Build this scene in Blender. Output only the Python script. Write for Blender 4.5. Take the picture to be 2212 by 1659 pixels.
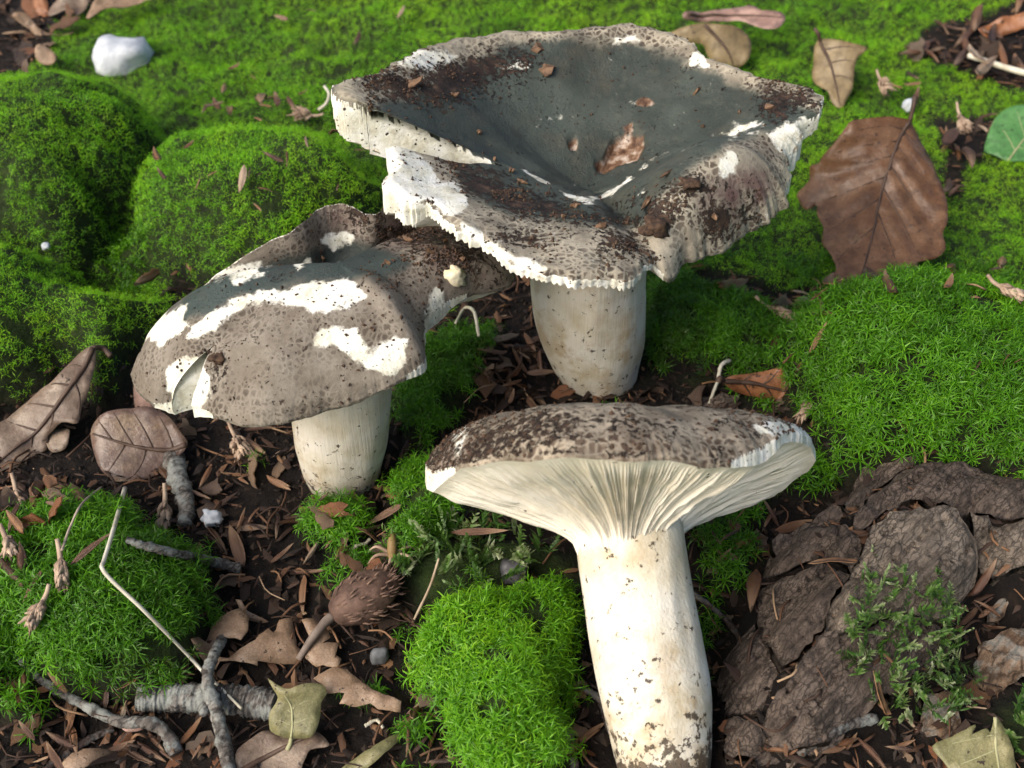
import bpy, bmesh, math, random
import numpy as np
from mathutils import Vector, Matrix
from mathutils.geometry import delaunay_2d_cdt

for _o in list(bpy.data.objects):
    bpy.data.objects.remove(_o, do_unlink=True)
scene = bpy.context.scene
coll = scene.collection
rad = math.radians

# ------------------------------------------------------------------ camera
CAM_H, PITCH, HFOV = 0.22, 42.0, 50.0
cam_data = bpy.data.cameras.new("camera")
cam = bpy.data.objects.new("camera", cam_data)
coll.objects.link(cam)
cam.location = (0, 0, CAM_H)
cam.rotation_euler = (rad(90 - PITCH), 0, 0)
cam_data.sensor_width = 36.0
cam_data.lens = 18.0 / math.tan(rad(HFOV / 2))
cam_data.clip_start = 0.005
cam_data.clip_end = 200
cam_data.dof.use_dof = True
cam_data.dof.focus_distance = 0.262
cam_data.dof.aperture_fstop = 26.0
scene.camera = cam

# ------------------------------------------------------------------ sky, sun, exposure
SUN_ELEV, SUN_FROM = 40.0, (-0.80, -0.60)     # light falls from the left and a little from behind the camera
world = bpy.data.worlds.new("World")
scene.world = world
world.use_nodes = True
wn = world.node_tree
wbg = wn.nodes["Background"]
sky = wn.nodes.new("ShaderNodeTexSky")
sky.sky_type = 'NISHITA'
sky.sun_disc = False
sky.sun_elevation = rad(SUN_ELEV)
sky.sun_rotation = math.atan2(SUN_FROM[0], SUN_FROM[1])
sky.air_density = 1.0
sky.dust_density = 6.0
sky.ozone_density = 1.0
wn.links.new(sky.outputs[0], wbg.inputs[0])
wbg.inputs[1].default_value = 0.09
sun_data = bpy.data.lights.new("sun", 'SUN')
sun_data.energy = 1.5
sun_data.angle = rad(48)
sun_data.color = (1.0, 0.96, 0.9)
sun = bpy.data.objects.new("sun", sun_data)
coll.objects.link(sun)
_sd = Vector((SUN_FROM[0] * math.cos(rad(SUN_ELEV)), SUN_FROM[1] * math.cos(rad(SUN_ELEV)), math.sin(rad(SUN_ELEV))))
sun.rotation_euler = (-_sd).to_track_quat('-Z', 'Y').to_euler()
sun.location = _sd * 5
vs = scene.view_settings
vs.view_transform = 'Standard'
vs.look = 'None'
vs.gamma = 1.0
vs.use_curve_mapping = False
vs.exposure = 1.12
vs.use_white_balance = True
vs.white_balance_temperature = 6500
scene.cycles.max_bounces = 4
scene.cycles.diffuse_bounces = 2
scene.cycles.glossy_bounces = 2
scene.cycles.transmission_bounces = 4
scene.cycles.caustics_reflective = False
scene.cycles.caustics_refractive = False
scene.cycles.use_denoising = True
scene.cycles.use_light_tree = False
scene.cycles.use_adaptive_sampling = True
scene.cycles.adaptive_threshold = 0.03

# ------------------------------------------------------------------ numpy noise
def _hash(ix, iy, iz):
    h = (ix.astype(np.int64) * 374761393 + iy.astype(np.int64) * 668265263 + iz.astype(np.int64) * 2147483647 * 3 + 1013904223) & 0xFFFFFFFF
    h = ((h ^ (h >> 13)) * 1274126177) & 0xFFFFFFFF
    h = ((h ^ (h >> 16)) * 2246822519) & 0xFFFFFFFF
    return ((h ^ (h >> 15)) & 0xFFFFFF) / float(0xFFFFFF)

def vnoise(x, y, z=None):
    x = np.asarray(x, float); y = np.asarray(y, float)
    z = np.zeros_like(x) if z is None else np.asarray(z, float) + np.zeros_like(x)
    xi, yi, zi = np.floor(x), np.floor(y), np.floor(z)
    fx, fy, fz = x - xi, y - yi, z - zi
    fx, fy, fz = [f * f * (3 - 2 * f) for f in (fx, fy, fz)]
    r = 0
    for dx in (0, 1):
        for dy in (0, 1):
            for dz in (0, 1):
                w = (fx if dx else 1 - fx) * (fy if dy else 1 - fy) * (fz if dz else 1 - fz)
                r = r + w * _hash(xi + dx, yi + dy, zi + dz)
    return r * 2 - 1

def fbm(x, y, z=None, octaves=4):
    r, a, s = 0, 1.0, 0
    for k in range(octaves):
        zz = None if z is None else np.asarray(z) * 2 ** k + 7.1 * k
        r = r + a * vnoise(np.asarray(x) * 2 ** k + 13.7 * k, np.asarray(y) * 2 ** k + 5.3 * k, zz)
        s += a; a *= 0.5
    return r / s

def cells(x, y, seed=0):
    """distance to cell borders (F2-F1) and a cell id in 0..1"""
    x = np.asarray(x, float); y = np.asarray(y, float)
    xi, yi = np.floor(x), np.floor(y)
    f1 = np.full(x.shape, 9.0); f2 = np.full(x.shape, 9.0); cid = np.zeros(x.shape)
    for dx in (-1, 0, 1):
        for dy in (-1, 0, 1):
            cx, cy = xi + dx, yi + dy
            px = cx + _hash(cx, cy, np.full(x.shape, seed)); py = cy + _hash(cx, cy, np.full(x.shape, seed + 17))
            d = np.hypot(px - x, py - y)
            near = d < f1
            f2 = np.where(near, f1, np.minimum(f2, d))
            cid = np.where(near, _hash(cx, cy, np.full(x.shape, seed + 31)), cid)
            f1 = np.where(near, d, f1)
    return f2 - f1, cid

def sstep(a, b, x):
    t = np.clip((np.asarray(x, float) - a) / (b - a), 0, 1)
    return t * t * (3 - 2 * t)

def sdf(poly, x, y):
    """signed distance to a polygon, positive inside"""
    poly = np.asarray(poly, float); x = np.asarray(x, float); y = np.asarray(y, float)
    d = np.full(x.shape, 1e18); inside = np.zeros(x.shape, bool)
    n = len(poly)
    for i in range(n):
        ax, ay = poly[i]; bx, by = poly[(i + 1) % n]
        ex, ey = bx - ax, by - ay
        wx, wy = x - ax, y - ay
        t = np.clip((wx * ex + wy * ey) / max(ex * ex + ey * ey, 1e-18), 0, 1)
        d = np.minimum(d, (wx - ex * t) ** 2 + (wy - ey * t) ** 2)
        c = (ay > y) != (by > y)
        with np.errstate(divide='ignore', invalid='ignore'):
            xin = ex * (y - ay) / (ey if ey != 0 else 1e-18) + ax
        inside ^= c & (x < xin)
    d = np.sqrt(d)
    return np.where(inside, d, -d)

def pathdist(path, x, y):
    d = np.full(np.shape(x), 1e18)
    for (ax, ay), (bx, by) in zip(path[:-1], path[1:]):
        ex, ey = bx - ax, by - ay
        t = np.clip(((x - ax) * ex + (y - ay) * ey) / (ex * ex + ey * ey), 0, 1)
        d = np.minimum(d, np.hypot(x - ax - ex * t, y - ay - ey * t))
    return d

# ------------------------------------------------------------------ survey: sight lines of the photograph (2212 x 1659 frame) to the place
FW, FH = 2212.0, 1659.0
TX = math.tan(rad(HFOV / 2)); TY = TX * FH / FW
cp, sp = math.cos(rad(PITCH)), math.sin(rad(PITCH))
CAMP = np.array([0, 0, CAM_H]); FWD = np.array([0, cp, -sp]); UPV = np.array([0, sp, cp]); RGT = np.array([1.0, 0, 0])

def ray(X, Y):
    X = np.asarray(X, float); Y = np.asarray(Y, float)
    nx = (X / FW - .5) * 2 * TX; ny = (.5 - Y / FH) * 2 * TY
    return FWD + nx[..., None] * RGT + ny[..., None] * UPV

def G(X, Y, z=0.0):
    r = ray(X, Y); k = (np.asarray(z) - CAM_H) / r[..., 2]
    return CAMP + r * k[..., None]

def onplane(X, Y, p0, n):
    r = ray(X, Y); n = np.asarray(n, float)
    k = ((np.asarray(p0) - CAMP) @ n) / (r @ n)
    return CAMP + r * k[..., None]

def proj(P):
    d = np.asarray(P) - CAMP
    dep = d @ FWD
    return (d @ RGT / dep / TX / 2 + .5) * FW, (.5 - d @ UPV / dep / TY / 2) * FH

def gpoly(poly, z=0.0):
    a = np.array(poly, float)
    a[:, 1] = np.maximum(a[:, 1], -650)
    return G(a[:, 0], a[:, 1], z)[:, :2]

# ------------------------------------------------------------------ mesh helpers
def make_mesh(name, verts, faces, attrs=None, smooth=True):
    me = bpy.data.meshes.new(name)
    verts = np.asarray(verts, np.float32)
    if not isinstance(faces, (list, tuple)):
        faces = [faces]
    faces = [np.asarray(f, np.int32) for f in faces if len(f)]
    me.vertices.add(len(verts)); me.vertices.foreach_set("co", verts.ravel())
    nl = sum(f.size for f in faces); nf = sum(len(f) for f in faces)
    me.loops.add(nl); me.loops.foreach_set("vertex_index", np.concatenate([f.ravel() for f in faces]))
    tot = np.concatenate([np.full(len(f), f.shape[1], np.int32) for f in faces])
    me.polygons.add(nf)
    me.polygons.foreach_set("loop_start", np.concatenate([[0], np.cumsum(tot)[:-1]]).astype(np.int32))
    me.polygons.foreach_set("use_smooth", np.full(nf, smooth))
    me.update(calc_edges=True)
    for k, v in (attrs or {}).items():
        a = me.attributes.new(k, 'FLOAT', 'POINT')
        a.data.foreach_set("value", np.asarray(v, np.float32))
    me.validate()
    return me

def obj(name, me, mat, parent=None, origin=None):
    """links a mesh; origin shifts the mesh so that the object stands at that point (or at its parent's)"""
    o = bpy.data.objects.new(name, me)
    coll.objects.link(o)
    if mat:
        me.materials.append(mat)
    if parent is not None:
        o.parent = parent
        w = parent; off = Vector((0, 0, 0))
        while w:
            off += w.location; w = w.parent
        me.transform(Matrix.Translation(-off))
    elif origin is not None:
        me.transform(Matrix.Translation(-Vector(origin))); o.location = origin
    return o

def tag(o, label=None, cat=None, group=None, kind=None):
    if label: o["label"] = label
    if cat: o["category"] = cat
    if group: o["group"] = group
    if kind: o["kind"] = kind
    return o

def thing(name, loc, label, cat, group=None):
    o = bpy.data.objects.new(name, None)
    o.empty_display_size = 0.01
    coll.objects.link(o); o.location = Vector([float(v) for v in loc])
    return tag(o, label, cat, group)

def grid_faces(nu, nv, closed_u=False):
    """grid indices [u*nv+v]"""
    u = np.arange(nu if closed_u else nu - 1); v = np.arange(nv - 1)
    U, V = np.meshgrid(u, v, indexing='ij')
    U2 = (U + 1) % nu
    return np.stack([U * nv + V, U2 * nv + V, U2 * nv + V + 1, U * nv + V + 1], -1).reshape(-1, 4)

def spline(pts, m, closed=False):
    """Catmull-Rom resampling of (n,k) control rows to m rows"""
    pts = np.asarray(pts, float); n = len(pts)
    if closed:
        s = np.linspace(0, n, m, endpoint=False); i = np.floor(s).astype(int); f = (s - i)[:, None]
        P = lambda k: pts[(i + k) % n]
    else:
        s = np.linspace(0, n - 1, m); i = np.minimum(np.floor(s).astype(int), n - 2); f = (s - i)[:, None]
        ext = np.vstack([2 * pts[0] - pts[1], pts, 2 * pts[-1] - pts[-2]])
        P = lambda k: ext[i + k + 1]
    a, b, c, d = P(-1), P(0), P(1), P(2)
    return .5 * (2 * b + (c - a) * f + (2 * a - 5 * b + 4 * c - d) * f ** 2 + (3 * b - a - 3 * c + d) * f ** 3)

def tube(path, r, sides=8, rough=0.0, seed=0, caps=True, squash=1.0):
    """verts, faces of a tube along path (n,3) with radii r (n)"""
    path = np.asarray(path, float); n = len(path); r = np.broadcast_to(np.asarray(r, float), (n,))
    t = np.gradient(path, axis=0); t /= np.linalg.norm(t, axis=1)[:, None] + 1e-12
    up = np.array([0.13, 0.21, 0.97]) if abs(t[:, 2]).mean() < .9 else np.array([1.0, .1, 0])
    s = np.cross(t, up); s /= np.linalg.norm(s, axis=1)[:, None] + 1e-12
    q = np.cross(s, t)
    a = np.linspace(0, 2 * np.pi, sides, endpoint=False)
    rr = r[:, None] * np.ones(sides)
    if rough:
        rr = rr * (1 + rough * fbm(np.cos(a)[None, :] * 1.3 + seed * 7.7, np.sin(a)[None, :] * 1.3, np.arange(n)[:, None] * .55 + 0 * a[None, :], 2))
    V = path[:, None, :] + rr[..., None] * (np.cos(a)[None, :, None] * s[:, None, :] + squash * np.sin(a)[None, :, None] * q[:, None, :])
    V = V.reshape(-1, 3)
    u, v = np.meshgrid(np.arange(n - 1), np.arange(sides), indexing='ij'); v2 = (v + 1) % sides
    F = np.stack([u * sides + v, u * sides + v2, (u + 1) * sides + v2, (u + 1) * sides + v], -1).reshape(-1, 4)
    T = np.zeros((0, 3), int)
    if caps:
        V = np.vstack([V, path[:1], path[-1:]]); k = np.arange(sides); k2 = (k + 1) % sides
        T = np.vstack([np.stack([k2, k, np.full(sides, n * sides)], -1), np.stack([(n - 1) * sides + k, (n - 1) * sides + k2, np.full(sides, n * sides + 1)], -1)])
    return V, [F, T]

def join(parts):
    """joins [(verts, [faces...], attrs)] into one"""
    V, Q, T, A, off = [], [], [], {}, 0
    for p in parts:
        v, fs = p[0], p[1]; at = p[2] if len(p) > 2 else {}
        for f in fs:
            if len(f): (Q if f.shape[1] == 4 else T).append(np.asarray(f) + off)
        for k, x in at.items(): A.setdefault(k, []).append(np.broadcast_to(x, (len(v),)))
        V.append(v); off += len(v)
    fs = ([np.vstack(Q)] if Q else []) + ([np.vstack(T)] if T else [])
    return np.vstack(V), fs, {k: np.concatenate(x) for k, x in A.items()}

# ------------------------------------------------------------------ materials
class NT:
    def __init__(self, name):
        self.m = bpy.data.materials.new(name); self.m.use_nodes = True
        self.t = self.m.node_tree; self.b = self.t.nodes["Principled BSDF"]; self.out = self.t.nodes["Material Output"]
        self.tc = self.t.nodes.new("ShaderNodeTexCoord").outputs["Object"]
    def n(self, typ, **kw):
        nd = self.t.nodes.new("ShaderNode" + typ)
        for k, v in kw.items(): setattr(nd, k, v)
        return nd
    def put(self, sock, v):
        if isinstance(v, bpy.types.NodeSocket): self.t.links.new(v, sock)
        elif isinstance(v, (tuple, list)) and sock.type == 'RGBA': sock.default_value = tuple(v)[:3] + (1,)
        else: sock.default_value = v
    def noise(self, scale, detail=4, rough=.55, dist=0.0, vec=None):
        nd = self.n("TexNoise"); self.put(nd.inputs["Vector"], vec or self.tc)
        nd.inputs["Scale"].default_value = scale; nd.inputs["Detail"].default_value = detail
        nd.inputs["Roughness"].default_value = rough; nd.inputs["Distortion"].default_value = dist
        return nd.outputs[0]
    def voro(self, scale, feature='DISTANCE_TO_EDGE', vec=None, out="Distance", rnd=1.0):
        nd = self.n("TexVoronoi", feature=feature); self.put(nd.inputs["Vector"], vec or self.tc)
        nd.inputs["Scale"].default_value = scale; nd.inputs["Randomness"].default_value = rnd
        return nd.outputs[out]
    def attr(self, name, out="Fac"):
        nd = self.n("Attribute"); nd.attribute_name = name
        return nd.outputs[out]
    def math(self, op, a, b=0.0, c=0.0, clamp=False):
        nd = self.n("Math", operation=op); nd.use_clamp = clamp
        self.put(nd.inputs[0], a); self.put(nd.inputs[1], b); self.put(nd.inputs[2], c)
        return nd.outputs[0]
    def step(self, v, lo, hi, a=0.0, b=1.0):
        nd = self.n("MapRange"); nd.interpolation_type = 'SMOOTHSTEP'
        self.put(nd.inputs[0], v)
        for i, x in zip((1, 2, 3, 4), (lo, hi, a, b)): self.put(nd.inputs[i], x)
        return nd.outputs[0]
    def mix(self, f, a, b, mode='MIX'):
        nd = self.n("MixRGB", blend_type=mode)
        self.put(nd.inputs[0], f); self.put(nd.inputs[1], a); self.put(nd.inputs[2], b)
        return nd.outputs[0]
    def ramp(self, v, stops):
        nd = self.n("ValToRGB"); self.put(nd.inputs[0], v); cr = nd.color_ramp
        while len(cr.elements) < len(stops): cr.elements.new(.5)
        for e, (p, c) in zip(cr.elements, stops): e.position = p; e.color = tuple(c)[:3] + (1,)
        return nd.outputs[0]
    def vadd(self, a, b, scale=1.0):
        m = self.n("VectorMath", operation='MULTIPLY_ADD')
        self.put(m.inputs[0], b); m.inputs[1].default_value = (scale,) * 3; self.put(m.inputs[2], a)
        return m.outputs[0]
    def mapped(self, scale=(1, 1, 1), rot=(0, 0, 0)):
        m = self.n("Mapping"); self.put(m.inputs[0], self.tc); m.inputs["Scale"].default_value = scale; m.inputs["Rotation"].default_value = rot
        return m.outputs[0]
    def grain(self, scale, ang=.72):
        m = self.n("Mapping", vector_type='TEXTURE'); self.put(m.inputs[0], self.tc); m.inputs["Rotation"].default_value = (0, 0, ang); m.inputs["Scale"].default_value = tuple(1 / s for s in scale)
        return m.outputs[0]
    def bump(self, h, dist, strength=1.0, prev=None):
        nd = self.n("Bump"); self.put(nd.inputs["Height"], h); nd.inputs["Distance"].default_value = dist; nd.inputs["Strength"].default_value = strength
        if prev is not None: self.put(nd.inputs["Normal"], prev)
        return nd.outputs[0]
    def set(self, color=None, rough=None, normal=None, sss=None, spec=None, sss_rad=(.004, .0025, .0012), sheen=None):
        if color is not None: self.put(self.b.inputs["Base Color"], color)
        if rough is not None: self.put(self.b.inputs["Roughness"], rough)
        if normal is not None: self.put(self.b.inputs["Normal"], normal)
        if spec is not None: self.b.inputs["Specular IOR Level"].default_value = spec
        if sss:
            self.b.inputs["Subsurface Weight"].default_value = sss
            self.b.inputs["Subsurface Radius"].default_value = (1, .7, .45); self.b.inputs["Subsurface Scale"].default_value = .004
        return self.m
    def translucent(self, color, fac):
        tr = self.n("BsdfTranslucent"); self.put(tr.inputs[0], color)
        mx = self.n("MixShader"); self.put(mx.inputs[0], fac)
        self.t.links.new(self.b.outputs[0], mx.inputs[1]); self.t.links.new(tr.outputs[0], mx.inputs[2])
        self.t.links.new(mx.outputs[0], self.out.inputs[0])
        return self.m

def mat_ground():
    k = NT("soil")
    n1 = k.noise(220, 6, .65); n2 = k.noise(45, 4)
    soil = k.ramp(n1, [(.3, (.004, .003, .0025)), (.5, (.009, .006, .0045)), (.66, (.02, .0125, .008)), (.8, (.05, .032, .02))])
    under = k.ramp(n1, [(.3, (.012, .02, .005)), (.55, (.03, .06, .009)), (.8, (.06, .08, .02))])
    c = k.mix(k.math('MULTIPLY', k.attr("moss"), .8), soil, under)
    far = k.ramp(k.noise(60, 8, .7), [(.3, (.02, .05, .008)), (.5, (.08, .19, .014)), (.7, (.15, .3, .025))])
    c = k.mix(k.attr("far"), c, far)
    b = k.bump(k.noise(600, 6, .75), .002, 1.0, k.bump(k.noise(160, 4, .6), .003, 1.0))
    return k.set(c, .85, b, spec=.25)

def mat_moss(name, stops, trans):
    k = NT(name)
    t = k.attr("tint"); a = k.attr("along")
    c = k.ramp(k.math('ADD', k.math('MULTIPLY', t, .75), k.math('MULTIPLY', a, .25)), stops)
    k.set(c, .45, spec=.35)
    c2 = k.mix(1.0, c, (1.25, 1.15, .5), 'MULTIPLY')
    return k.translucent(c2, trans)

def mat_flesh():
    k = NT("white_flesh")
    n = k.noise(90, 4); st = k.noise(1, 3, vec=k.mapped((1500, 1500, 40)))
    c = k.ramp(n, [(.3, (.46, .40, .28)), (.48, (.60, .56, .46)), (.68, (.66, .63, .56))])
    c = k.mix(k.math('MULTIPLY', k.attr("stain"), k.step(k.noise(130, 6, .65), .42, .62)), c, (.36, .25, .12))
    c = k.mix(k.math('MULTIPLY', k.step(st, .5, .75), .18), c, (.5, .42, .27))
    d = k.math('ADD', k.noise(420, 5, .7), k.math('MULTIPLY', k.attr("dirt"), .42))
    c = k.mix(k.math('MULTIPLY', k.step(d, .625, .67), .9), c, k.ramp(k.noise(300), [(.4, (.02, .012, .008)), (.7, (.09, .055, .03))]))
    b = k.bump(st, .0005, .35, k.bump(k.step(d, .62, .68), .0006, .8, k.bump(n, .0012, .4)))
    return k.set(c, .55, b, spec=.3)

def mat_gill():
    k = NT("pale_gill")
    c = k.ramp(k.noise(120, 4), [(.3, (.73, .67, .55)), (.6, (.80, .76, .67))])
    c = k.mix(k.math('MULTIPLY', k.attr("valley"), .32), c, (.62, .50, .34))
    d = k.math('ADD', k.noise(330, 5, .7), k.math('MULTIPLY_ADD', k.noise(70, 3), .2, -.1))
    c = k.mix(k.step(d, .66, .70), c, (.04, .025, .015))
    return k.set(c, .6, k.bump(k.noise(700, 3), .0003, .5), spec=.25)

def mat_cap(name, green, cell, net, scale, netw=.1, netk=.8, patchk=.85, skin=None):
    k = NT(name)
    wob = k.vadd(k.tc, k.noise(260, 3), .0026)
    big = k.noise(48, 4); fine = k.noise(640, 6, .78)
    v = k.voro(scale, vec=wob, rnd=.85); soft = k.noise(520, 4, .6)
    blob = k.step(k.math('ADD', v, k.math('MULTIPLY_ADD', soft, .18, -.09)), 0.0, netw, 0.0, 1.0)      # dark scales on a pale ground
    dens = k.step(k.noise(65, 4, .6), .36, .62, .15, 1.0)
    blob = k.math('MULTIPLY', blob, dens)
    groundc = k.mix(k.step(k.noise(120, 5, .65), .35, .68), tuple(x * netk for x in (skin or net)), net)
    cellc = k.mix(k.noise(230, 5, .7), tuple(x * .55 for x in cell), tuple(min(1, x * 1.5) for x in cell))
    film = k.math('MULTIPLY', k.step(k.noise(90, 5, .65), .44, .66), patchk)                            # worn film of dark skin
    pale = k.math('SUBTRACT', 1.0, k.math('MAXIMUM', blob, film))
    mott = k.mix(pale, cellc, groundc)
    gg = k.mix(k.step(k.noise(30, 4), .38, .68), tuple(x * .7 for x in green), tuple(x * 1.35 for x in green))
    gg = k.mix(k.math('MULTIPLY', k.step(k.noise(70, 4), .5, .72), .6), gg, (green[0] * 1.5, green[1] * 1.12, green[2] * .95))
    gg = k.mix(k.math('MULTIPLY', k.step(k.noise(330, 5, .7), .5, .75), .35), gg, (green[0] * 2.2, green[1] * 2.0, green[2] * 1.7))
    m = k.math('ADD', k.attr("mott"), k.math('MULTIPLY_ADD', k.noise(110, 5, .65), 1.1, -.55), clamp=True)
    c = k.mix(k.step(m, .2, .8), gg, mott)
    c = k.mix(k.math('MULTIPLY', k.attr("purple"), k.step(k.noise(100, 3), .4, .65)), c, (.13, .078, .07))
    peel = k.step(k.math('ADD', k.attr("peel"), k.math('ADD', k.math('MULTIPLY_ADD', k.noise(480, 5, .75), .7, -.35), k.math('MULTIPLY_ADD', k.noise(150, 5, .65), 3.0, -1.5))), -.22, .2)
    flesh = k.ramp(k.noise(170, 6, .7), [(.3, (.46, .43, .32)), (.46, (.66, .65, .55)), (.62, (.75, .75, .70))])
    c = k.mix(k.math('MULTIPLY', peel, k.step(k.noise(300, 5, .7), .24, .42, .55, 1.0)), c, flesh)
    rust = k.step(k.math('ADD', k.attr("rust"), k.math('MULTIPLY_ADD', k.noise(260, 4), .7, -.35)), .0, .35)
    c = k.mix(rust, c, k.ramp(k.noise(330, 4), [(.36, (.05, .024, .014)), (.5, (.15, .085, .048)), (.66, (.40, .33, .27))]))
    d = k.math('ADD', fine, k.math('MULTIPLY', k.attr("dirt"), .24))
    d = k.math('ADD', d, k.math('MULTIPLY_ADD', k.noise(110, 6, .7), .5, -.25))
    d = k.math('SUBTRACT', d, k.math('MULTIPLY', peel, .03))
    dm = k.step(d, .645, .70)
    c = k.mix(dm, c, k.ramp(k.noise(260, 5, .7), [(.36, (.014, .009, .006)), (.5, (.035, .021, .014)), (.62, (.075, .044, .027)), (.74, (.17, .105, .06))]))
    speck = k.math('MAXIMUM', k.step(k.voro(620, 'F1', out="Distance"), .1, .17, 1, 0), k.step(k.voro(290, 'F1', out="Distance", vec=k.vadd(k.tc, k.noise(500, 2), .002)), .08, .14, 1, 0))
    c = k.mix(k.math('MULTIPLY', speck, k.step(k.noise(90), .38, .52)), c, (.03, .018, .012))
    b = k.bump(peel, .0006, -.8, k.bump(dm, .0007, .9, k.bump(pale, .00015, .4, k.bump(fine, .0005, .6))))
    r = k.math('ADD', k.math('MULTIPLY', m, .2), .52)
    return k.set(c, r, b, spec=.28)

def mat_leaf(name, a, b, c, rough=.5, trans=.12):
    k = NT(name)
    n = k.noise(70, 6, .65, .5); n2 = k.noise(210, 5, .65); f = k.noise(520, 4, .7)
    col = k.ramp(n, [(.28, a), (.48, b), (.7, c)])
    col = k.mix(k.math('MULTIPLY', k.step(n2, .46, .66), .55), col, tuple(x * .55 for x in a))
    col = k.mix(k.math('MULTIPLY', k.step(k.noise(130, 4), .52, .7), .5), col, tuple(min(1, x * 1.3) for x in c))
    net = k.step(k.voro(1100), .02, .12, 1, 0)
    col = k.mix(k.math('MULTIPLY', net, .28), col, tuple(x * .4 for x in a))
    col = k.mix(k.step(k.math('ADD', f, k.math('MULTIPLY_ADD', k.noise(50), .2, -.1)), .62, .68), col, (.03, .018, .011))
    k.set(col, k.step(n2, .3, .7, rough - .12, rough + .12), k.bump(net, .0002, -.5, k.bump(n2, .0008, .6, k.bump(f, .0004, .5))), spec=.5)
    return k.translucent(k.mix(1.0, col, (1.2, 1.0, .6), 'MULTIPLY'), trans)

def mat_bark(name, dark, mid, lite, lichen=0.0, scale=760):
    k = NT(name)
    n = k.noise(150, 6, .65); v = k.voro(scale, vec=k.vadd(k.grain((.42, 1, 1)), k.noise(300, 3), .003))
    crack = k.math('MULTIPLY', k.step(v, .01, .15, 1, 0), k.step(k.noise(90, 3), .34, .52, .35, 1.0))
    c = k.ramp(k.math('ADD', k.math('MULTIPLY', n, .6), k.math('MULTIPLY', k.noise(45, 4, .6), .4)), [(.34, dark), (.5, mid), (.64, lite)])
    fib = k.noise(1, 4, .65, vec=k.grain((50, 900, 500)))
    c = k.mix(k.math('MULTIPLY', k.step(fib, .42, .66), .7), c, tuple(x * .5 for x in dark))
    c = k.mix(k.math('MULTIPLY', crack, .75), c, tuple(x * .3 for x in dark))
    if lichen:
        c = k.mix(k.math('MULTIPLY', k.step(k.noise(210, 5, .6), .46, .6), lichen), c, (.27, .29, .27))
    c = k.mix(k.step(k.noise(600, 4, .7), .72, .78), c, (.36, .33, .29))
    b = k.bump(crack, .0012, -1.0, k.bump(fib, .0009, .9, k.bump(k.noise(520, 5, .7), .0008, .9)))
    return k.set(c, .8, b, spec=.2)

def mat_scale():
    k = NT("bud_scale")
    r = k.n("ObjectInfo").outputs["Random"]
    base = k.ramp(r, [(0, (.03, .016, .011)), (.25, (.09, .04, .02)), (.45, (.19, .088, .038)), (.6, (.06, .03, .02)), (.78, (.25, .13, .062)), (.9, (.12, .07, .046)), (1, (.42, .32, .22))])
    c = k.mix(k.math('MULTIPLY', k.step(k.attr("along"), .45, 1.0), .6), base, (.34, .23, .14))
    c = k.mix(k.step(k.noise(900, 4), .55, .75), c, (.06, .03, .02))
    return k.set(c, .42, k.bump(k.noise(1, 3, vec=k.mapped((200, 2500, 2500))), .0003, .5), spec=.45)

def mat_bits():
    k = NT("litter_bits")
    c = k.ramp(k.attr("tint"), [(0, (.012, .008, .006)), (.35, (.04, .022, .014)), (.6, (.1, .05, .026)), (.82, (.2, .11, .055)), (.95, (.34, .24, .15)), (1, (.6, .56, .5))])
    return k.set(c, .7, k.bump(k.noise(800, 3), .0003, .5), spec=.3)

def mat_plain(name, a, b, rough=.6, scale=200, bump=.0004):
    k = NT(name); n = k.noise(scale, 5, .6)
    return k.set(k.mix(k.step(n, .3, .7), a, b), rough, k.bump(n, bump, .7), spec=.35)

# ------------------------------------------------------------------ ground relief
rng = np.random.default_rng(11)
def ell(cx, cy, rx, ry, n=12, j=.18, seed=1):
    r = np.random.default_rng(seed)
    a = np.linspace(0, 2 * np.pi, n, endpoint=False)
    return [(cx + rx * math.cos(t) * (1 + j * r.uniform(-1, 1)), cy + ry * math.sin(t) * (1 + j * r.uniform(-1, 1))) for t in a]

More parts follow.
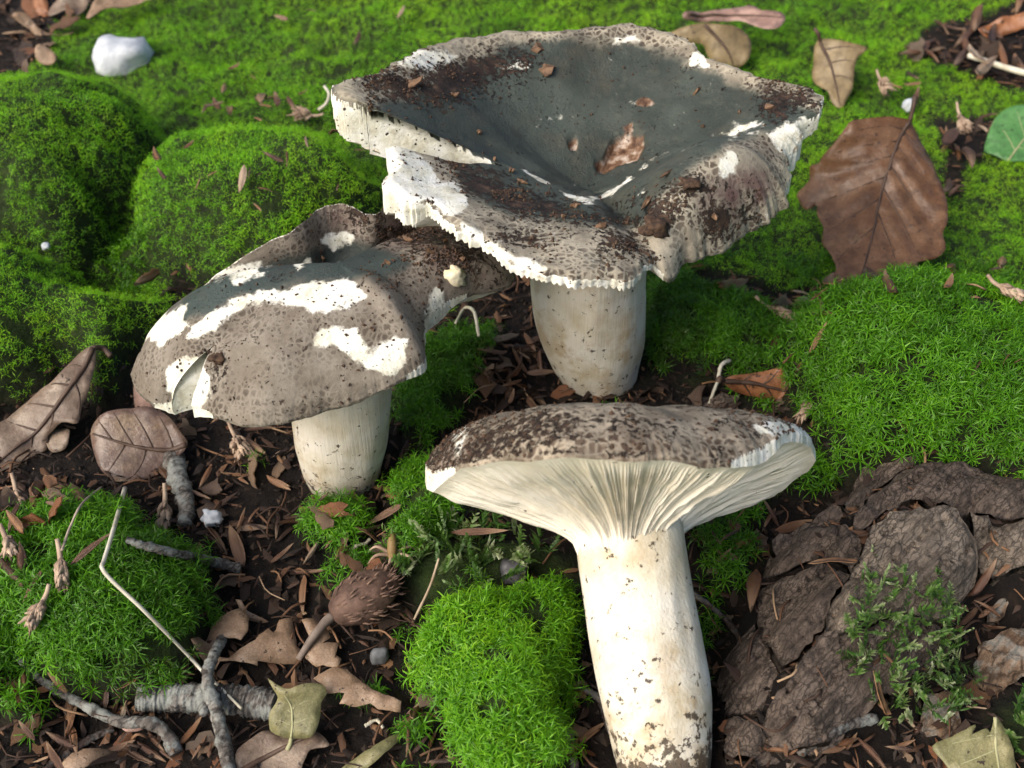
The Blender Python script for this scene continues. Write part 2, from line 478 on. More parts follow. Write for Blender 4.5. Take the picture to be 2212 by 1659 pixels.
# name: (outline, height, shoulder width, survey level, style, density)
MOSS = {
 'back': ([(-1500, -640), (3700, -640), (3700, 700), (2350, 690), (2212, 670), (1960, 650), (1700, 640), (1400, 600), (1150, 620), (950, 700), (880, 760), (860, 640), (450, 610), (270, 860), (120, 780), (0, 880), (-1200, 950)], 0.004, .02, 0, 'fine', 1.0),
 'hump_a': ([(-260, 230), (0, 190), (120, 165), (250, 155), (340, 190), (375, 250), (345, 330), (250, 400), (190, 470), (120, 530), (0, 520), (-260, 560)], .042, .050, .02, 'fine', 1.0),
 'hump_b': ([(212, 440), (260, 355), (340, 305), (480, 280), (620, 275), (760, 300), (850, 400), (830, 470), (700, 520), (600, 560), (480, 590), (330, 580), (235, 520)], .034, .048, .016, 'fine', 1.0),
 'hump_c': ([(-250, 560), (0, 540), (120, 545), (230, 600), (400, 600), (480, 610), (400, 680), (320, 740), (280, 800), (270, 860), (200, 870), (120, 780), (0, 860), (-250, 900)], .028, .03, .012, 'fine', 1.0),
 'hump_d': ([(1690, 760), (1720, 700), (1820, 670), (1960, 650), (2100, 660), (2212, 660), (2600, 640), (2600, 1080), (2212, 1060), (2180, 1040), (2100, 1010), (1960, 1010), (1850, 990), (1760, 940), (1780, 860), (1740, 810)], .036, .034, .016, 'star', .68),
 'hump_e': ([(930, 1310), (1000, 1275), (1100, 1260), (1180, 1250), (1230, 1290), (1245, 1360), (1230, 1440), (1190, 1520), (1180, 1600), (1120, 1660), (1030, 1650), (990, 1560), (940, 1460), (915, 1380)], .024, .024, .012, 'star', 1.25),
 'hump_f': ([(870, 1120), (850, 1060), (885, 1010), (940, 985), (1000, 1030), (1010, 1060), (980, 1110), (910, 1170), (840, 1190)], .012, .01, .006, 'star', 1.1),
 'hump_g': ([(-260, 1280), (40, 1130), (150, 1095), (260, 1075), (330, 1085), (360, 1140), (440, 1170), (470, 1230), (480, 1290), (440, 1340), (400, 1440), (300, 1480), (180, 1480), (60, 1430), (-260, 1500)], .020, .016, .01, 'star', 1.2),
 'right_mid': ([(1390, 590), (1550, 640), (1640, 660), (1700, 720), (1670, 790), (1590, 800), (1520, 790), (1390, 770)], .012, .012, .004, 'star', .9),
 'mid': ([(880, 750), (1000, 730), (1090, 700), (1090, 780), (1060, 840), (980, 900), (900, 950), (865, 900)], .010, .012, .004, 'star', .9),
 'feather_front': ([(900, 1180), (1000, 1165), (1100, 1175), (1230, 1190), (1240, 1250), (1100, 1265), (1000, 1285), (920, 1310), (890, 1240)], .006, .008, .002, 'feather', 1.0),
 's1': (ell(715, 1130, 75, 48, seed=1), .007, .006, .003, 'star', .9),
 's2': (ell(558, 1010, 42, 40, seed=2), .008, .006, .003, 'star', .9),
 's3': (ell(755, 1240, 68, 45, seed=3), .005, .006, .002, 'star', .8),
 's4': (ell(60, 1535, 62, 42, seed=4), .010, .007, .004, 'star', .9),
 's5': (ell(85, 1610, 62, 32, seed=5), .006, .007, .003, 'star', .8),
 's6': (ell(1560, 1190, 70, 100, seed=6), .005, .007, .002, 'star', .55),
 's7': (ell(1600, 1090, 100, 60, seed=7), .006, .008, .002, 'star', .55),
 's8': (ell(770, 1500, 90, 60, seed=8), .003, .006, .001, 'star', .45),
 's9': (ell(885, 1600, 32, 28, seed=9), .004, .005, .002, 'star', .8),
 's10': (ell(1500, 830, 70, 30, seed=10), .003, .006, .001, 'feather', .6),
 's11': (ell(1740, 1030, 90, 60, seed=12), .006, .008, .003, 'star', .45),
 's12': (ell(420, 1200, 60, 40, seed=13), .006, .007, .003, 'star', .8),
 's13': (ell(2230, 1560, 60, 70, seed=14), .006, .007, .003, 'feather', .7),
 's14': (ell(730, 1000, 40, 20, seed=15), .002, .006, .001, 'star', .4),
}
LOG = [(1520, 1600), (1560, 1420), (1630, 1260), (1690, 1150), (1830, 1060), (1870, 1000), (2000, 975), (2350, 1040), (2350, 1330), (2130, 1270), (2100, 1300), (2060, 1400), (1900, 1540), (1780, 1650), (1600, 1670)]
EXCL = [[(-600, -200), (300, -60), (290, 5), (200, 40), (130, 70), (135, 110), (70, 165), (-600, 230)],
        [(1960, 125), (2010, 80), (2120, 60), (2212, 30), (2600, 10), (2600, 190), (2200, 195), (2080, 150)],
        [(2010, 245), (2080, 255), (2160, 250), (2150, 320), (2090, 340), (2060, 400), (2040, 330)],
        [(1060, 640), (1150, 600), (1400, 590), (1400, 900), (1000, 930), (1060, 800)]]

RX0, RX1, RY0, RY1, RS = -.75, .75, -.12, 1.25, .0025
gx = np.arange(RX0, RX1, RS); gy = np.arange(RY0, RY1, RS)
XX, YY = np.meshgrid(gx, gy, indexing='ij')
wig = fbm(XX * 90, YY * 90, octaves=3) * .0035 + fbm(XX * 25, YY * 25, octaves=2) * .005
HMAP = fbm(XX * 7, YY * 7, octaves=3) * .005 + fbm(XX * 70, YY * 70, octaves=3) * .0016 + .10 * np.maximum(0, YY - .40) ** 1.3
MM = np.zeros_like(XX); STAR = np.zeros_like(XX); FEA = np.zeros_like(XX); LIFT = np.zeros_like(XX)
for nm, (pl, h, w, zl, sty, dens) in MOSS.items():
    s = sdf(gpoly(pl, zl), XX, YY) + wig * (2.2 if sty == 'fine' else 1.6)
    m = sstep(-.001, .004, s) * dens
    dome = np.clip(s / w, 0, 1); dome = np.sqrt(np.clip(1 - (1 - dome) ** 2, 0, 1))
    LIFT = np.maximum(LIFT, h * dome) if nm != 'back' else LIFT
    if sty == 'feather': FEA = np.maximum(FEA, m)
    elif sty == 'star': STAR = np.maximum(STAR, m); MM = np.maximum(MM, m)
    else: MM = np.maximum(MM, m)
    if nm == 'hump_d': DREG = sstep(0, .01, s)
sl = sdf(gpoly(LOG, .008), XX, YY)
LOGD = .016 * np.sqrt(np.clip(1 - (1 - np.clip(sl / .028, 0, 1)) ** 2, 0, 1)); LIFT = np.maximum(LIFT, LOGD)
for R_ in (MM, STAR, FEA): R_ *= 1 - .96 * sstep(-.001, .004, sl) * (1 - DREG)
sprigs = .30 * sstep(.18, .5, fbm(XX * 38 + 3, YY * 38, octaves=2)) * (YY < .31) * (1 - sstep(-.004, .004, sdf(gpoly([(1560, 1180), (1660, 1100), (1850, 960), (2400, 1000), (2400, 1700), (1540, 1700)], .004), XX, YY)))
STAR = np.maximum(STAR, sprigs); MM = np.maximum(MM, sprigs)
for ex in EXCL:
    s = sdf(gpoly(ex, 0), XX, YY) + wig
    cut = 1 - sstep(-.003, .003, s); MM *= cut; FEA *= cut; STAR *= cut
HMAP = HMAP + LIFT * (1 + .12 * fbm(XX * 30, YY * 30, octaves=2)) + MM * (fbm(XX * 55, YY * 55, octaves=2) * .003 + fbm(XX * 120, YY * 120, octaves=2) * .0022)
COVER = np.maximum(MM, FEA)

def rast(R, x, y):
    u = np.clip((np.asarray(x, float) - RX0) / RS, 0, R.shape[0] - 1.001); v = np.clip((np.asarray(y, float) - RY0) / RS, 0, R.shape[1] - 1.001)
    i = u.astype(int); j = v.astype(int); f = u - i; g = v - j
    return R[i, j] * (1 - f) * (1 - g) + R[i + 1, j] * f * (1 - g) + R[i, j + 1] * (1 - f) * g + R[i + 1, j + 1] * f * g

def ground_z(x, y): return rast(HMAP, x, y)
def surf_z(x, y): return ground_z(x, y) + .0042 * np.clip(rast(COVER, x, y), 0, 1)

def hit(X, Y, off=0.0):
    """where the sight line through the photo point meets the moss or soil"""
    r = ray(float(X), float(Y)); k = np.linspace(.12, 1.6, 1500)
    P = CAMP + k[:, None] * r
    below = P[:, 2] < surf_z(P[:, 0], P[:, 1]) + off
    i = int(np.argmax(below)) if below.any() else len(k) - 1
    return P[i]

def axis_coords(a, b, step, reach, grow=1.18):
    mid = np.arange(a, b + step / 2, step); out = []
    d = step; p = 0
    while p < reach: d *= grow; p += d; out.append(p)
    out = np.array(out)
    return np.concatenate([(a - out)[::-1], mid, b + out])
ax = axis_coords(-.46, .46, .0032, 25); ay = axis_coords(.04, .86, .0032, 25)
AX, AY = np.meshgrid(ax, ay, indexing='ij')
AZ = ground_z(AX, AY)
edge = np.maximum(np.maximum(np.abs(AX) - .70, 0), np.maximum(AY - 1.2, np.maximum(-.1 - AY, 0)))
AZ = AZ + np.clip(edge, 0, 3) * .05 + sstep(0, .3, edge) * fbm(AX * 2.2, AY * 2.2, octaves=4) * .06
gm = np.clip(rast(COVER, AX, AY), 0, 1)
farm = sstep(.45, .6, np.abs(AX)) ; farm = np.maximum(farm, sstep(.84, .95, AY)); farm = np.maximum(farm, sstep(.06, .0, AY))
ground = obj("ground", make_mesh("ground", np.stack([AX, AY, AZ], -1).reshape(-1, 3), grid_faces(len(ax), len(ay)), {"moss": gm.ravel(), "far": farm.ravel()}), mat_ground())
tag(ground, "dark crumbly forest soil under the moss and leaf litter", "ground", kind="structure")

# ------------------------------------------------------------------ moss
def normal_at(x, y, e=.004):
    n = np.stack([-(ground_z(x + e, y) - ground_z(x - e, y)) / (2 * e), -(ground_z(x, y + e) - ground_z(x, y - e)) / (2 * e), np.ones_like(x)], -1)
    return n / np.linalg.norm(n, axis=1)[:, None]

def moss_geom(P, N, size, nleaf, nseg, rg, style='star', tint=None):
    n = len(P)
    d = N * .55 + np.array([0, 0, .45]) + rg.normal(0, .26 if style == 'star' else .5, (n, 3)); d /= np.linalg.norm(d, axis=1)[:, None]
    a0 = np.cross(d, rg.normal(0, 1, (n, 3))); a0 /= np.linalg.norm(a0, axis=1)[:, None]; b0 = np.cross(d, a0)
    hs = size * rg.uniform(.5, 1.25, n)
    k = np.arange(nleaf)
    f = (k + .5) / nleaf
    if style == 'feather':
        phi = np.where(k % 2 == 0, 0, np.pi)[None, :] + rg.normal(0, .25, (n, nleaf))
        att = .15 + .85 * f; alpha0 = np.full(nleaf, rad(42)); curl = rad(15); ll = (.62 - .42 * f); wd = .06
        hs = size * rg.uniform(1.2, 2.2, n)
    else:
        phi = (k * 2.39996)[None, :] + rg.uniform(0, 6.28, (n, 1)) + rg.normal(0, .2, (n, nleaf))
        att = .35 + .65 * f ** .7; alpha0 = rad(72) - rad(58) * f ** 1.3; curl = rad(95); ll = .85 + .3 * np.sin(f * 3.0); wd = .036
    e = np.cos(phi)[..., None] * a0[:, None] + np.sin(phi)[..., None] * b0[:, None]
    side = np.cross(d[:, None, :] + 0 * e, e)
    tw = rg.normal(0, .35, (n, nleaf, 1)); side = side + tw * d[:, None, :]
    side /= np.linalg.norm(side, axis=2)[..., None]
    L = size[:, None] * ll[None] * rg.uniform(.75, 1.25, (n, nleaf))
    al = alpha0[None] + rg.normal(0, .18, (n, nleaf)); cu = curl * rg.uniform(.5, 1.3, (n, nleaf))
    p = P[:, None, :] + d[:, None, :] * (hs[:, None] * att[None])[..., None]
    wid = (size[:, None] * wd * rg.uniform(.8, 1.25, (n, nleaf)))
    prof = {1: [1.0], 2: [.8, .95], 3: [.75, 1.0, .72]}[nseg]
    verts = []; along = []
    nst = nseg + (0 if nseg > 1 else 1)
    steps = nseg
    if nseg == 1:      # kite of two faces
        dirn = lambda a: np.cos(a)[..., None] * d[:, None, :] + np.sin(a)[..., None] * e
        q = p + dirn(al) * (L * .5)[..., None]; tip = q + dirn(al + cu) * (L * .5)[..., None]
        verts = [p, q - side * wid[..., None], q + side * wid[..., None], tip]; along = [0, .5, .5, 1]
        tris = [(0, 1, 2), (1, 3, 2)]
    else:
        q = p
        for j in range(nseg):
            verts += [q - side * (wid * prof[j])[..., None], q + side * (wid * prof[j])[..., None]]; along += [j / nseg] * 2
            a = al + cu * (j / max(nseg - 1, 1))
            q = q + (np.cos(a)[..., None] * d[:, None, :] + np.sin(a)[..., None] * e) * (L / nseg)[..., None]
        verts.append(q); along.append(1.0)
        tris = []
        for j in range(nseg - 1): b = 2 * j; tris += [(b, b + 1, b + 3), (b, b + 3, b + 2)]
        b = 2 * (nseg - 1); tris.append((b, b + 1, b + 2))
    V = np.stack(verts, 2); nv = V.shape[2]
    base = (np.arange(n * nleaf) * nv)[:, None, None]
    F = (base + np.array(tris)[None]).reshape(-1, 3)
    tn = (tint[:, None] + rg.normal(0, .05, (n, nleaf)))[..., None] + np.zeros(nv)
    alo = np.zeros((n, nleaf, 1)) + np.array(along)
    return V.reshape(-1, 3), [F], {"tint": np.clip(tn, 0, 1).ravel(), "along": alo.ravel()}

def in_view(x, y, m=.12):
    X, Y = proj(np.stack([x, y, np.zeros_like(x)], -1))
    dep = y * cp + CAM_H * sp
    mx = m / (dep * TX * 2) * FW
    return (X > -mx) & (X < FW + mx) & (Y < FH + mx * 1.2) & (Y > -mx * 1.2 - 60)

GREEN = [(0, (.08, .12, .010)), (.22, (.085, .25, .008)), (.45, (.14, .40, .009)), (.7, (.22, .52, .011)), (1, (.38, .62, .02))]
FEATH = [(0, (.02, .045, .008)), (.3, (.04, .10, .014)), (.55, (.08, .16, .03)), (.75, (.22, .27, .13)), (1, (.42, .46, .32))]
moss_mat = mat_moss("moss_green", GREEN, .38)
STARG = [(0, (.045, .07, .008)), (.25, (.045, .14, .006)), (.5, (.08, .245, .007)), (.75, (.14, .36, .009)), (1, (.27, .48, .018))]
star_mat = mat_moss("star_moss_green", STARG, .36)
feather_mat = mat_moss("feather_moss_green", FEATH, .25)
trunk_free = []

def tints(x, y, rg):
    return np.clip(.55 + .32 * fbm(x * 22, y * 22, octaves=3) + .22 * fbm(x * 80 + 9, y * 80, octaves=2) + rg.normal(0, .15, len(x)), 0, 1)

def scatter(dens, region, rg):
    x0, x1, y0, y1 = region
    n = int(dens * (x1 - x0) * (y1 - y0))
    return rg.uniform(x0, x1, n), rg.uniform(y0, y1, n)

rg = np.random.default_rng(5)
x, y = scatter(820000, (-.5, .5, .19, .92), rg)
keep = rg.uniform(0, 1, len(x)) < np.minimum(1, .62 / normal_at(x, y)[:, 2] ** 1.3); x, y = x[keep], y[keep]
ok = (rast(MM, x, y) * (1 - np.clip(rast(STAR, x, y) * 1.5, 0, 1)) > rg.uniform(.05, 1, len(x))) & in_view(x, y, .05)
thin = rg.uniform(0, 1, len(x)) < np.clip(1.2 - 1.25 * (y - .3), .3, 1)
ok &= thin & (vnoise(x * 170, y * 170) > -.72)
x, y = x[ok], y[ok]
P = np.stack([x, y, ground_z(x, y) - .0008], -1); N = normal_at(x, y)
sz = .0022 * (1 + .3 * fbm(x * 60, y * 60, octaves=2)) * (1 + .35 * np.clip(y - .5, 0, 1))
m = moss_geom(P, N, sz, 6, 1, rg, tint=np.clip(tints(x, y, rg) + .16 + .25 * np.clip(y - .35, 0, .6), 0, 1))  # tint rises toward the back, painting in the brighter light there
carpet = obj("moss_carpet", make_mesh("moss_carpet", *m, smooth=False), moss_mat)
tag(carpet, "bright green moss carpet with round humps behind the standing mushrooms", "moss", kind="stuff")
print("carpet shoots", len(x))

CUSH = [("hump_e", "moss_cushion", "lush yellow green star moss cushion left of the toppled mushroom's stem"),
        ("hump_g", "moss_cushion", "low star moss cushion crossed by the bent pale straw"),
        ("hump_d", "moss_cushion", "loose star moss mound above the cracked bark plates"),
        ("hump_f", "moss_cushion", "small star moss cushion under the toppled mushroom's cap edge"),
        ("right_mid", "moss_cushion", "shaded moss patch right of the tall mushroom's stem"),
        ("mid", "moss_cushion", "dark moss patch between the two upright mushroom stems"),
        ("rest", "moss_tuft", "scattered little star moss tufts on the bare dark soil")]
x, y = scatter(1350000, (-.5, .5, .05, .46), rg)
keep = rg.uniform(0, 1, len(x)) < np.minimum(1, .6 / normal_at(x, y)[:, 2] ** 1.3); x, y = x[keep], y[keep]
mval = rast(STAR, x, y)
ok = (mval > rg.uniform(.05, 1.0, len(x))) & in_view(x, y, .07)
ok &= (vnoise(x * 210, y * 230) > -.5) & ((rast(DREG, x, y) < .5) | (vnoise(x * 120, y * 120 + 40) > -.72))
x, y = x[ok], y[ok]
P = np.stack([x, y, ground_z(x, y) - .0006], -1); N = normal_at(x, y)
sz = .0035 * (1 + .2 * fbm(x * 50, y * 50, octaves=2)) * rg.uniform(.8, 1.15, len(x))
tt = tints(x, y, rg)
own = np.full(len(x), len(CUSH) - 1); best = np.full(len(x), -.004)
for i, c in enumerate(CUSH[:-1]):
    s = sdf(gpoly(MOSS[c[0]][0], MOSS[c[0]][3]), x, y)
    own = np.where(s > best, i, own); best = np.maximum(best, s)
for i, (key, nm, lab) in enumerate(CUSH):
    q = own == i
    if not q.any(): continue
    m = moss_geom(P[q], N[q], sz[q], 13, 3, rg, tint=tt[q] - (.12 if key in ('mid', 'right_mid') else 0) + (.04 if key == 'hump_e' else -.16 if key == 'hump_d' else -.06))  # shade painted as darker tint on hump_d, mid and right_mid
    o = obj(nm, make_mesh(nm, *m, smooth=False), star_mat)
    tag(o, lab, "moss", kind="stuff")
    print(nm, q.sum())

def feather_patch(x, y, z, N, label, size=.0062):
    m = moss_geom(np.stack([x, y, z], -1), N, size * rg.uniform(.7, 1.2, len(x)), 16, 2, rg, 'feather', np.clip(rg.normal(.5, .22, len(x)), 0, 1))
    o = obj("feather_moss", make_mesh("feather_moss", *m, smooth=False), feather_mat)
    return tag(o, label, "moss", kind="stuff")
x, y = scatter(120000, (-.5, .5, .05, .46), rg)
ok = (rast(FEA, x, y) > rg.uniform(.1, 1, len(x))) & in_view(x, y, .05); x, y = x[ok], y[ok]
feather_patch(x, y, ground_z(x, y), normal_at(x, y), "pale tipped feathery moss sprigs above the lush front cushion")

# ------------------------------------------------------------------ mushrooms
flesh_mat = mat_flesh(); gill_mat = mat_gill()
crumb_mat = mat_plain("soil_crumb", (.018, .011, .008), (.09, .052, .03), .9, 700)

def pmax(polys, X, Y, s=22.0):
    m = np.full(np.shape(X), -1.0)
    for p in polys: m = np.maximum(m, np.clip(sdf(p, X, Y) / s, -1, 1))
    return m

def crumbs(pts, rads, rg):
    """little irregular eight-sided grains"""
    o = np.array([(1, 0, 0), (-1, 0, 0), (0, 1, 0), (0, -1, 0), (0, 0, 1), (0, 0, -1)], float)
    f = np.array([(0, 2, 4), (2, 1, 4), (1, 3, 4), (3, 0, 4), (2, 0, 5), (1, 2, 5), (3, 1, 5), (0, 3, 5)])
    n = len(pts)
    V = pts[:, None, :] + o[None] * rads[:, None, None] * rg.uniform(.45, 1.35, (n, 6, 3)) + rg.normal(0, .18, (n, 6, 3)) * rads[:, None, None]
    F = (np.arange(n)[:, None, None] * 6 + f[None]).reshape(-1, 3)
    return V.reshape(-1, 3), [F]

def build_cap(C, R, to_world, parent, cap_mat, crack, paint, ngill, t_in, zstem, gdepth, seed, NTH=1180, NR=58, rimnoise=.0007, teeth=1.0, gpow=.75, Cg=None):
    """C: centre (3), R: rows of rim x y z, profile power, crest height, edge thickness; axis is local z"""
    closed = crack is None
    S = spline(R, NTH, closed)
    th = np.arange(NTH)
    a = 2 * np.pi * th / NTH
    rn = fbm(np.cos(a) * 9 + seed, np.sin(a) * 9, octaves=4)
    rn2 = fbm(np.cos(a) * 45 + seed, np.sin(a) * 45, octaves=2)
    out = S[:, :2] - C[:2]; out /= np.linalg.norm(out, axis=1)[:, None]
    rimj = out * (rn * rimnoise * 2.2 + rn2 * rimnoise * .4)[:, None]
    p = np.clip(S[:, 3], .3, 4); b = S[:, 4]; e = np.clip(S[:, 5], .0008, .02)
    t = 1 - (1 - np.linspace(0, 1, NR)) ** 1.35
    def surf(tv):
        T = tv[None, :]
        P = np.empty((NTH, len(tv), 3))
        P[..., :2] = C[:2] + (S[:, None, :2] - C[:2]) * T[..., None]
        P[..., :2] += rimj[:, None, :] * (T ** 16)[..., None]
        P[..., 2] = C[2] + (S[:, 2] - C[2])[:, None] * T ** p[:, None] + b[:, None] * 6.75 * T ** 2 * (1 - T)
        P[..., 2] -= .0012 * sstep(.95, 1, T) ** 2
        P[..., 2] += fbm(P[..., 0] * 55 + seed, P[..., 1] * 55, octaves=3) * .0016 * sstep(0.05, .5, T)
        P[..., 2] += fbm(P[..., 0] * 260 + seed, P[..., 1] * 260, octaves=2) * .00022
        if not closed:
            W = NTH * .035; tc = crack
            M = .5 * (P[0] + P[-1]); kk = 1 - sstep(tc - .1, tc + .14, tv)
            for end, dist in ((0, th), (-1, NTH - 1 - th)):
                s = np.exp(-(dist / W) ** 2)
                D = M - P[end]
                P += s[:, None, None] * kk[None, :, None] * D[None]
        return P
    P = surf(t)
    X, Y = proj(to_world(P.reshape(-1, 3))); X = X.reshape(P.shape[:2]); Y = Y.reshape(P.shape[:2])
    at = paint(X, Y, t[None, :] + 0 * X)
    if 'pit' in at: P[..., 2] -= at.pop('pit')
    # gill sheet
    tg = t_in + (1 - t_in) * np.linspace(0, 1, 30) ** .9
    Pt = surf(tg)
    if Cg is not None: Pt[..., :2] += (np.asarray(Cg)[:2] - C[:2])[None, None] * (1 - tg)[None, :, None]
    s = (tg - t_in) / (1 - t_in)
    zr = Pt[:, -1, 2] - e
    zg = zstem + (zr[:, None] - zstem) * s[None, :] ** gpow
    jit = fbm(np.cos(a)[:, None] * 6 + seed, np.sin(a)[:, None] * 6, s[None, :] * 3.0, 3) * 1.6 + fbm(np.cos(a)[:, None] * 40 + seed, np.sin(a)[:, None] * 40, s[None, :] * 1.0, 2) * .9
    ph = a[:, None] * ngill + jit * 1.6
    ridge = (.5 + .5 * np.cos(ph)) ** .7
    half = (.5 + .5 * np.cos(ph * .5)) ** .5                      # every other gill is shorter
    ridge = ridge * (1 - .55 * (1 - half) * (1 - s[None, :]))
    gd = gdepth * ((.35 + .65 * np.sin(np.pi * np.clip(s * .75 + .12, 0, 1))) * 1)[None, :] * (1 - (1 - teeth * np.clip((e - .0009) / .0008, 0, 1))[:, None] * sstep(.8, 1, s)[None, :])
    gd = gd * np.clip(.85 + 1.3 * fbm(np.cos(a) * 28 + seed, np.sin(a) * 28, octaves=3), .15, 2.2)[:, None]
    torn = fbm(np.cos(a)[:, None] * 14 + seed, np.sin(a)[:, None] * 14, s[None, :] * 8, 2)
    Zg = np.minimum(zg, Pt[..., 2] - np.minimum(e, .0025)[:, None]) - ridge * gd * (1 + .5 * torn)
    Gp = Pt.copy(); Gp[..., 2] = Zg
    Gp[:, -2:, :2] += out[:, None, :] * (ridge[:, -2:, None] - .4) * gdepth * .3 * (teeth * np.clip((e - .0009) / .0008, 0, 1))[:, None, None]
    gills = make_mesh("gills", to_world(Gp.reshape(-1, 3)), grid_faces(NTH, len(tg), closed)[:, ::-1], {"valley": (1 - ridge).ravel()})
    # cap: skin, edge strip and torn faces
    pv = P.reshape(-1, 3); parts_v = [pv]; q = [grid_faces(NTH, NR, closed)]; A = {k: [v.ravel()] for k, v in at.items()}
    def face_strip(top, bot, rows=4, white=1.0):
        nonlocal pv
        n = len(top); f = np.linspace(0, 1, rows)
        V = top[:, None, :] + (bot - top)[:, None, :] * f[None, :, None]
        V[:, 1:-1] += fbm(V[:, 1:-1, 0] * 400, V[:, 1:-1, 1] * 400, V[:, 1:-1, 2] * 400, 2)[..., None] * .0003
        off = sum(len(v) for v in parts_v)
        parts_v.append(V.reshape(-1, 3))
        for k in A: A[k].append(np.repeat(np.broadcast_to(white, (n,)), rows) if k == 'peel' else np.full(n * rows, .6 if k == 'mott' else 0.0))
        return off, n, rows
    off, n, rows = face_strip(P[:, -1], Gp[:, -1], 4, np.where(e > .00125, 1.0, -1.0)); q.append(grid_faces(n, rows, closed) + off)
    if not closed:
        i = int(np.argmax(t > crack - .08)); tv = t[i:]
        for end, flip in ((0, True), (-1, False)):
            zb = np.interp(tv, tg, Gp[end, :, 2])
            top = P[end, i:]; bot = top.copy(); bot[:, 2] = np.minimum(zb, top[:, 2] - .0008)
            off, n, rows = face_strip(top, bot, 5); f = grid_faces(n, rows) + off
            q.append(f[:, ::-1] if flip else f)
    V = np.vstack(parts_v)
    cap = obj("cap", make_mesh("cap", to_world(V), np.vstack(q), {k: np.concatenate(v) for k, v in A.items()}), cap_mat, parent)
    bm = bmesh.new(); bm.from_mesh(cap.data); bmesh.ops.remove_doubles(bm, verts=[v for v in bm.verts], dist=4e-6); bm.to_mesh(cap.data); bm.free()
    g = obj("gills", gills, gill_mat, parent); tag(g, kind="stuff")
    # soil stuck to the skin
    r_ = np.random.default_rng(seed + 3)
    w = np.clip(at['dirt'] + .15, 0, 1).ravel() ** 1.5 * (fbm(P[..., 0] * 130, P[..., 1] * 130, octaves=2).ravel() > -.05) * (P[..., 0].ravel() * 0 + np.repeat(t[None], NTH, 0).ravel())
    idx = r_.choice(len(w), 1100, p=w / w.sum(), replace=False)
    cv = crumbs(to_world(pv[idx] + np.array([0, 0, .0001])), r_.uniform(.00012, .00045, 1100) * r_.uniform(.6, 1.6, 1100), r_)
    tag(obj("soil_crumbs", make_mesh("soil_crumbs", *cv, smooth=False), crumb_mat, cap), kind="stuff")
    return cap, P

def build_stem(path, radii, parent, seed, dirt_base=.3, stain=.5, stripe=0.0, oval=1.0, sides=72, rings=90):
    c = spline(np.column_stack([path, radii]), rings)
    pth, r = c[:, :3], c[:, 3]
    tg = np.gradient(pth, axis=0); tg /= np.linalg.norm(tg, axis=1)[:, None]
    s = np.cross(tg, [0, 1, 0.2]); s /= np.linalg.norm(s, axis=1)[:, None]; u = np.cross(s, tg)
    a = np.linspace(0, 2 * np.pi, sides, endpoint=False); l = np.linspace(0, 1, rings)
    rr = r[:, None] * (1 + .06 * fbm(np.cos(a)[None] * 1.2 + seed, np.sin(a)[None] * 1.2, l[:, None] * 2.5, 3) + .012 * fbm(np.cos(a)[None] * 14 + seed, np.sin(a)[None] * 14, l[:, None] * 3, 2))
    V = pth[:, None] + rr[..., None] * (np.cos(a)[None, :, None] * s[:, None] + oval * np.sin(a)[None, :, None] * u[:, None])
    f = grid_faces(rings, sides)
    F = np.vstack([f, np.stack([np.arange(rings - 1) * sides + sides - 1, np.arange(1, rings) * sides + sides - 1, np.arange(1, rings) * sides, np.arange(rings - 1) * sides], -1)])[:, ::-1]
    k = np.arange(sides); Vv = np.vstack([V.reshape(-1, 3), pth[:1], pth[-1:]])
    T = np.vstack([np.stack([k, (k + 1) % sides, np.full(sides, rings * sides)], -1), np.stack([(rings - 1) * sides + (k + 1) % sides, (rings - 1) * sides + k, np.full(sides, rings * sides + 1)], -1)])
    d = dirt_base * np.exp(-l[:, None] / .12) * (1 + .6 * fbm(np.cos(a)[None] * 1.6 + seed, np.sin(a)[None] * 1.6, l[:, None] * 5, 2)) + .12 * sstep(.75, 1, l)[:, None]
    st = stain * np.clip(.35 + 1.2 * fbm(np.cos(a)[None] * 1.5 + seed * 2, np.sin(a)[None] * 1.5, l[:, None] * 4, 3), 0, 1)
    st = np.clip(st + .8 * np.exp(-l / .16)[:, None], 0, 1)
    pad = lambda m: np.concatenate([(m + np.zeros((rings, sides))).ravel(), [0, 0]])
    return obj("stem", make_mesh("stem", Vv, [F, T], {"dirt": pad(d), "stain": pad(st)}), flesh_mat, parent)

ident = lambda P: P
def rim_world(rows):
    r = np.array(rows, float)
    return np.column_stack([G(r[:, 0], r[:, 1], r[:, 2]), r[:, 3:]])

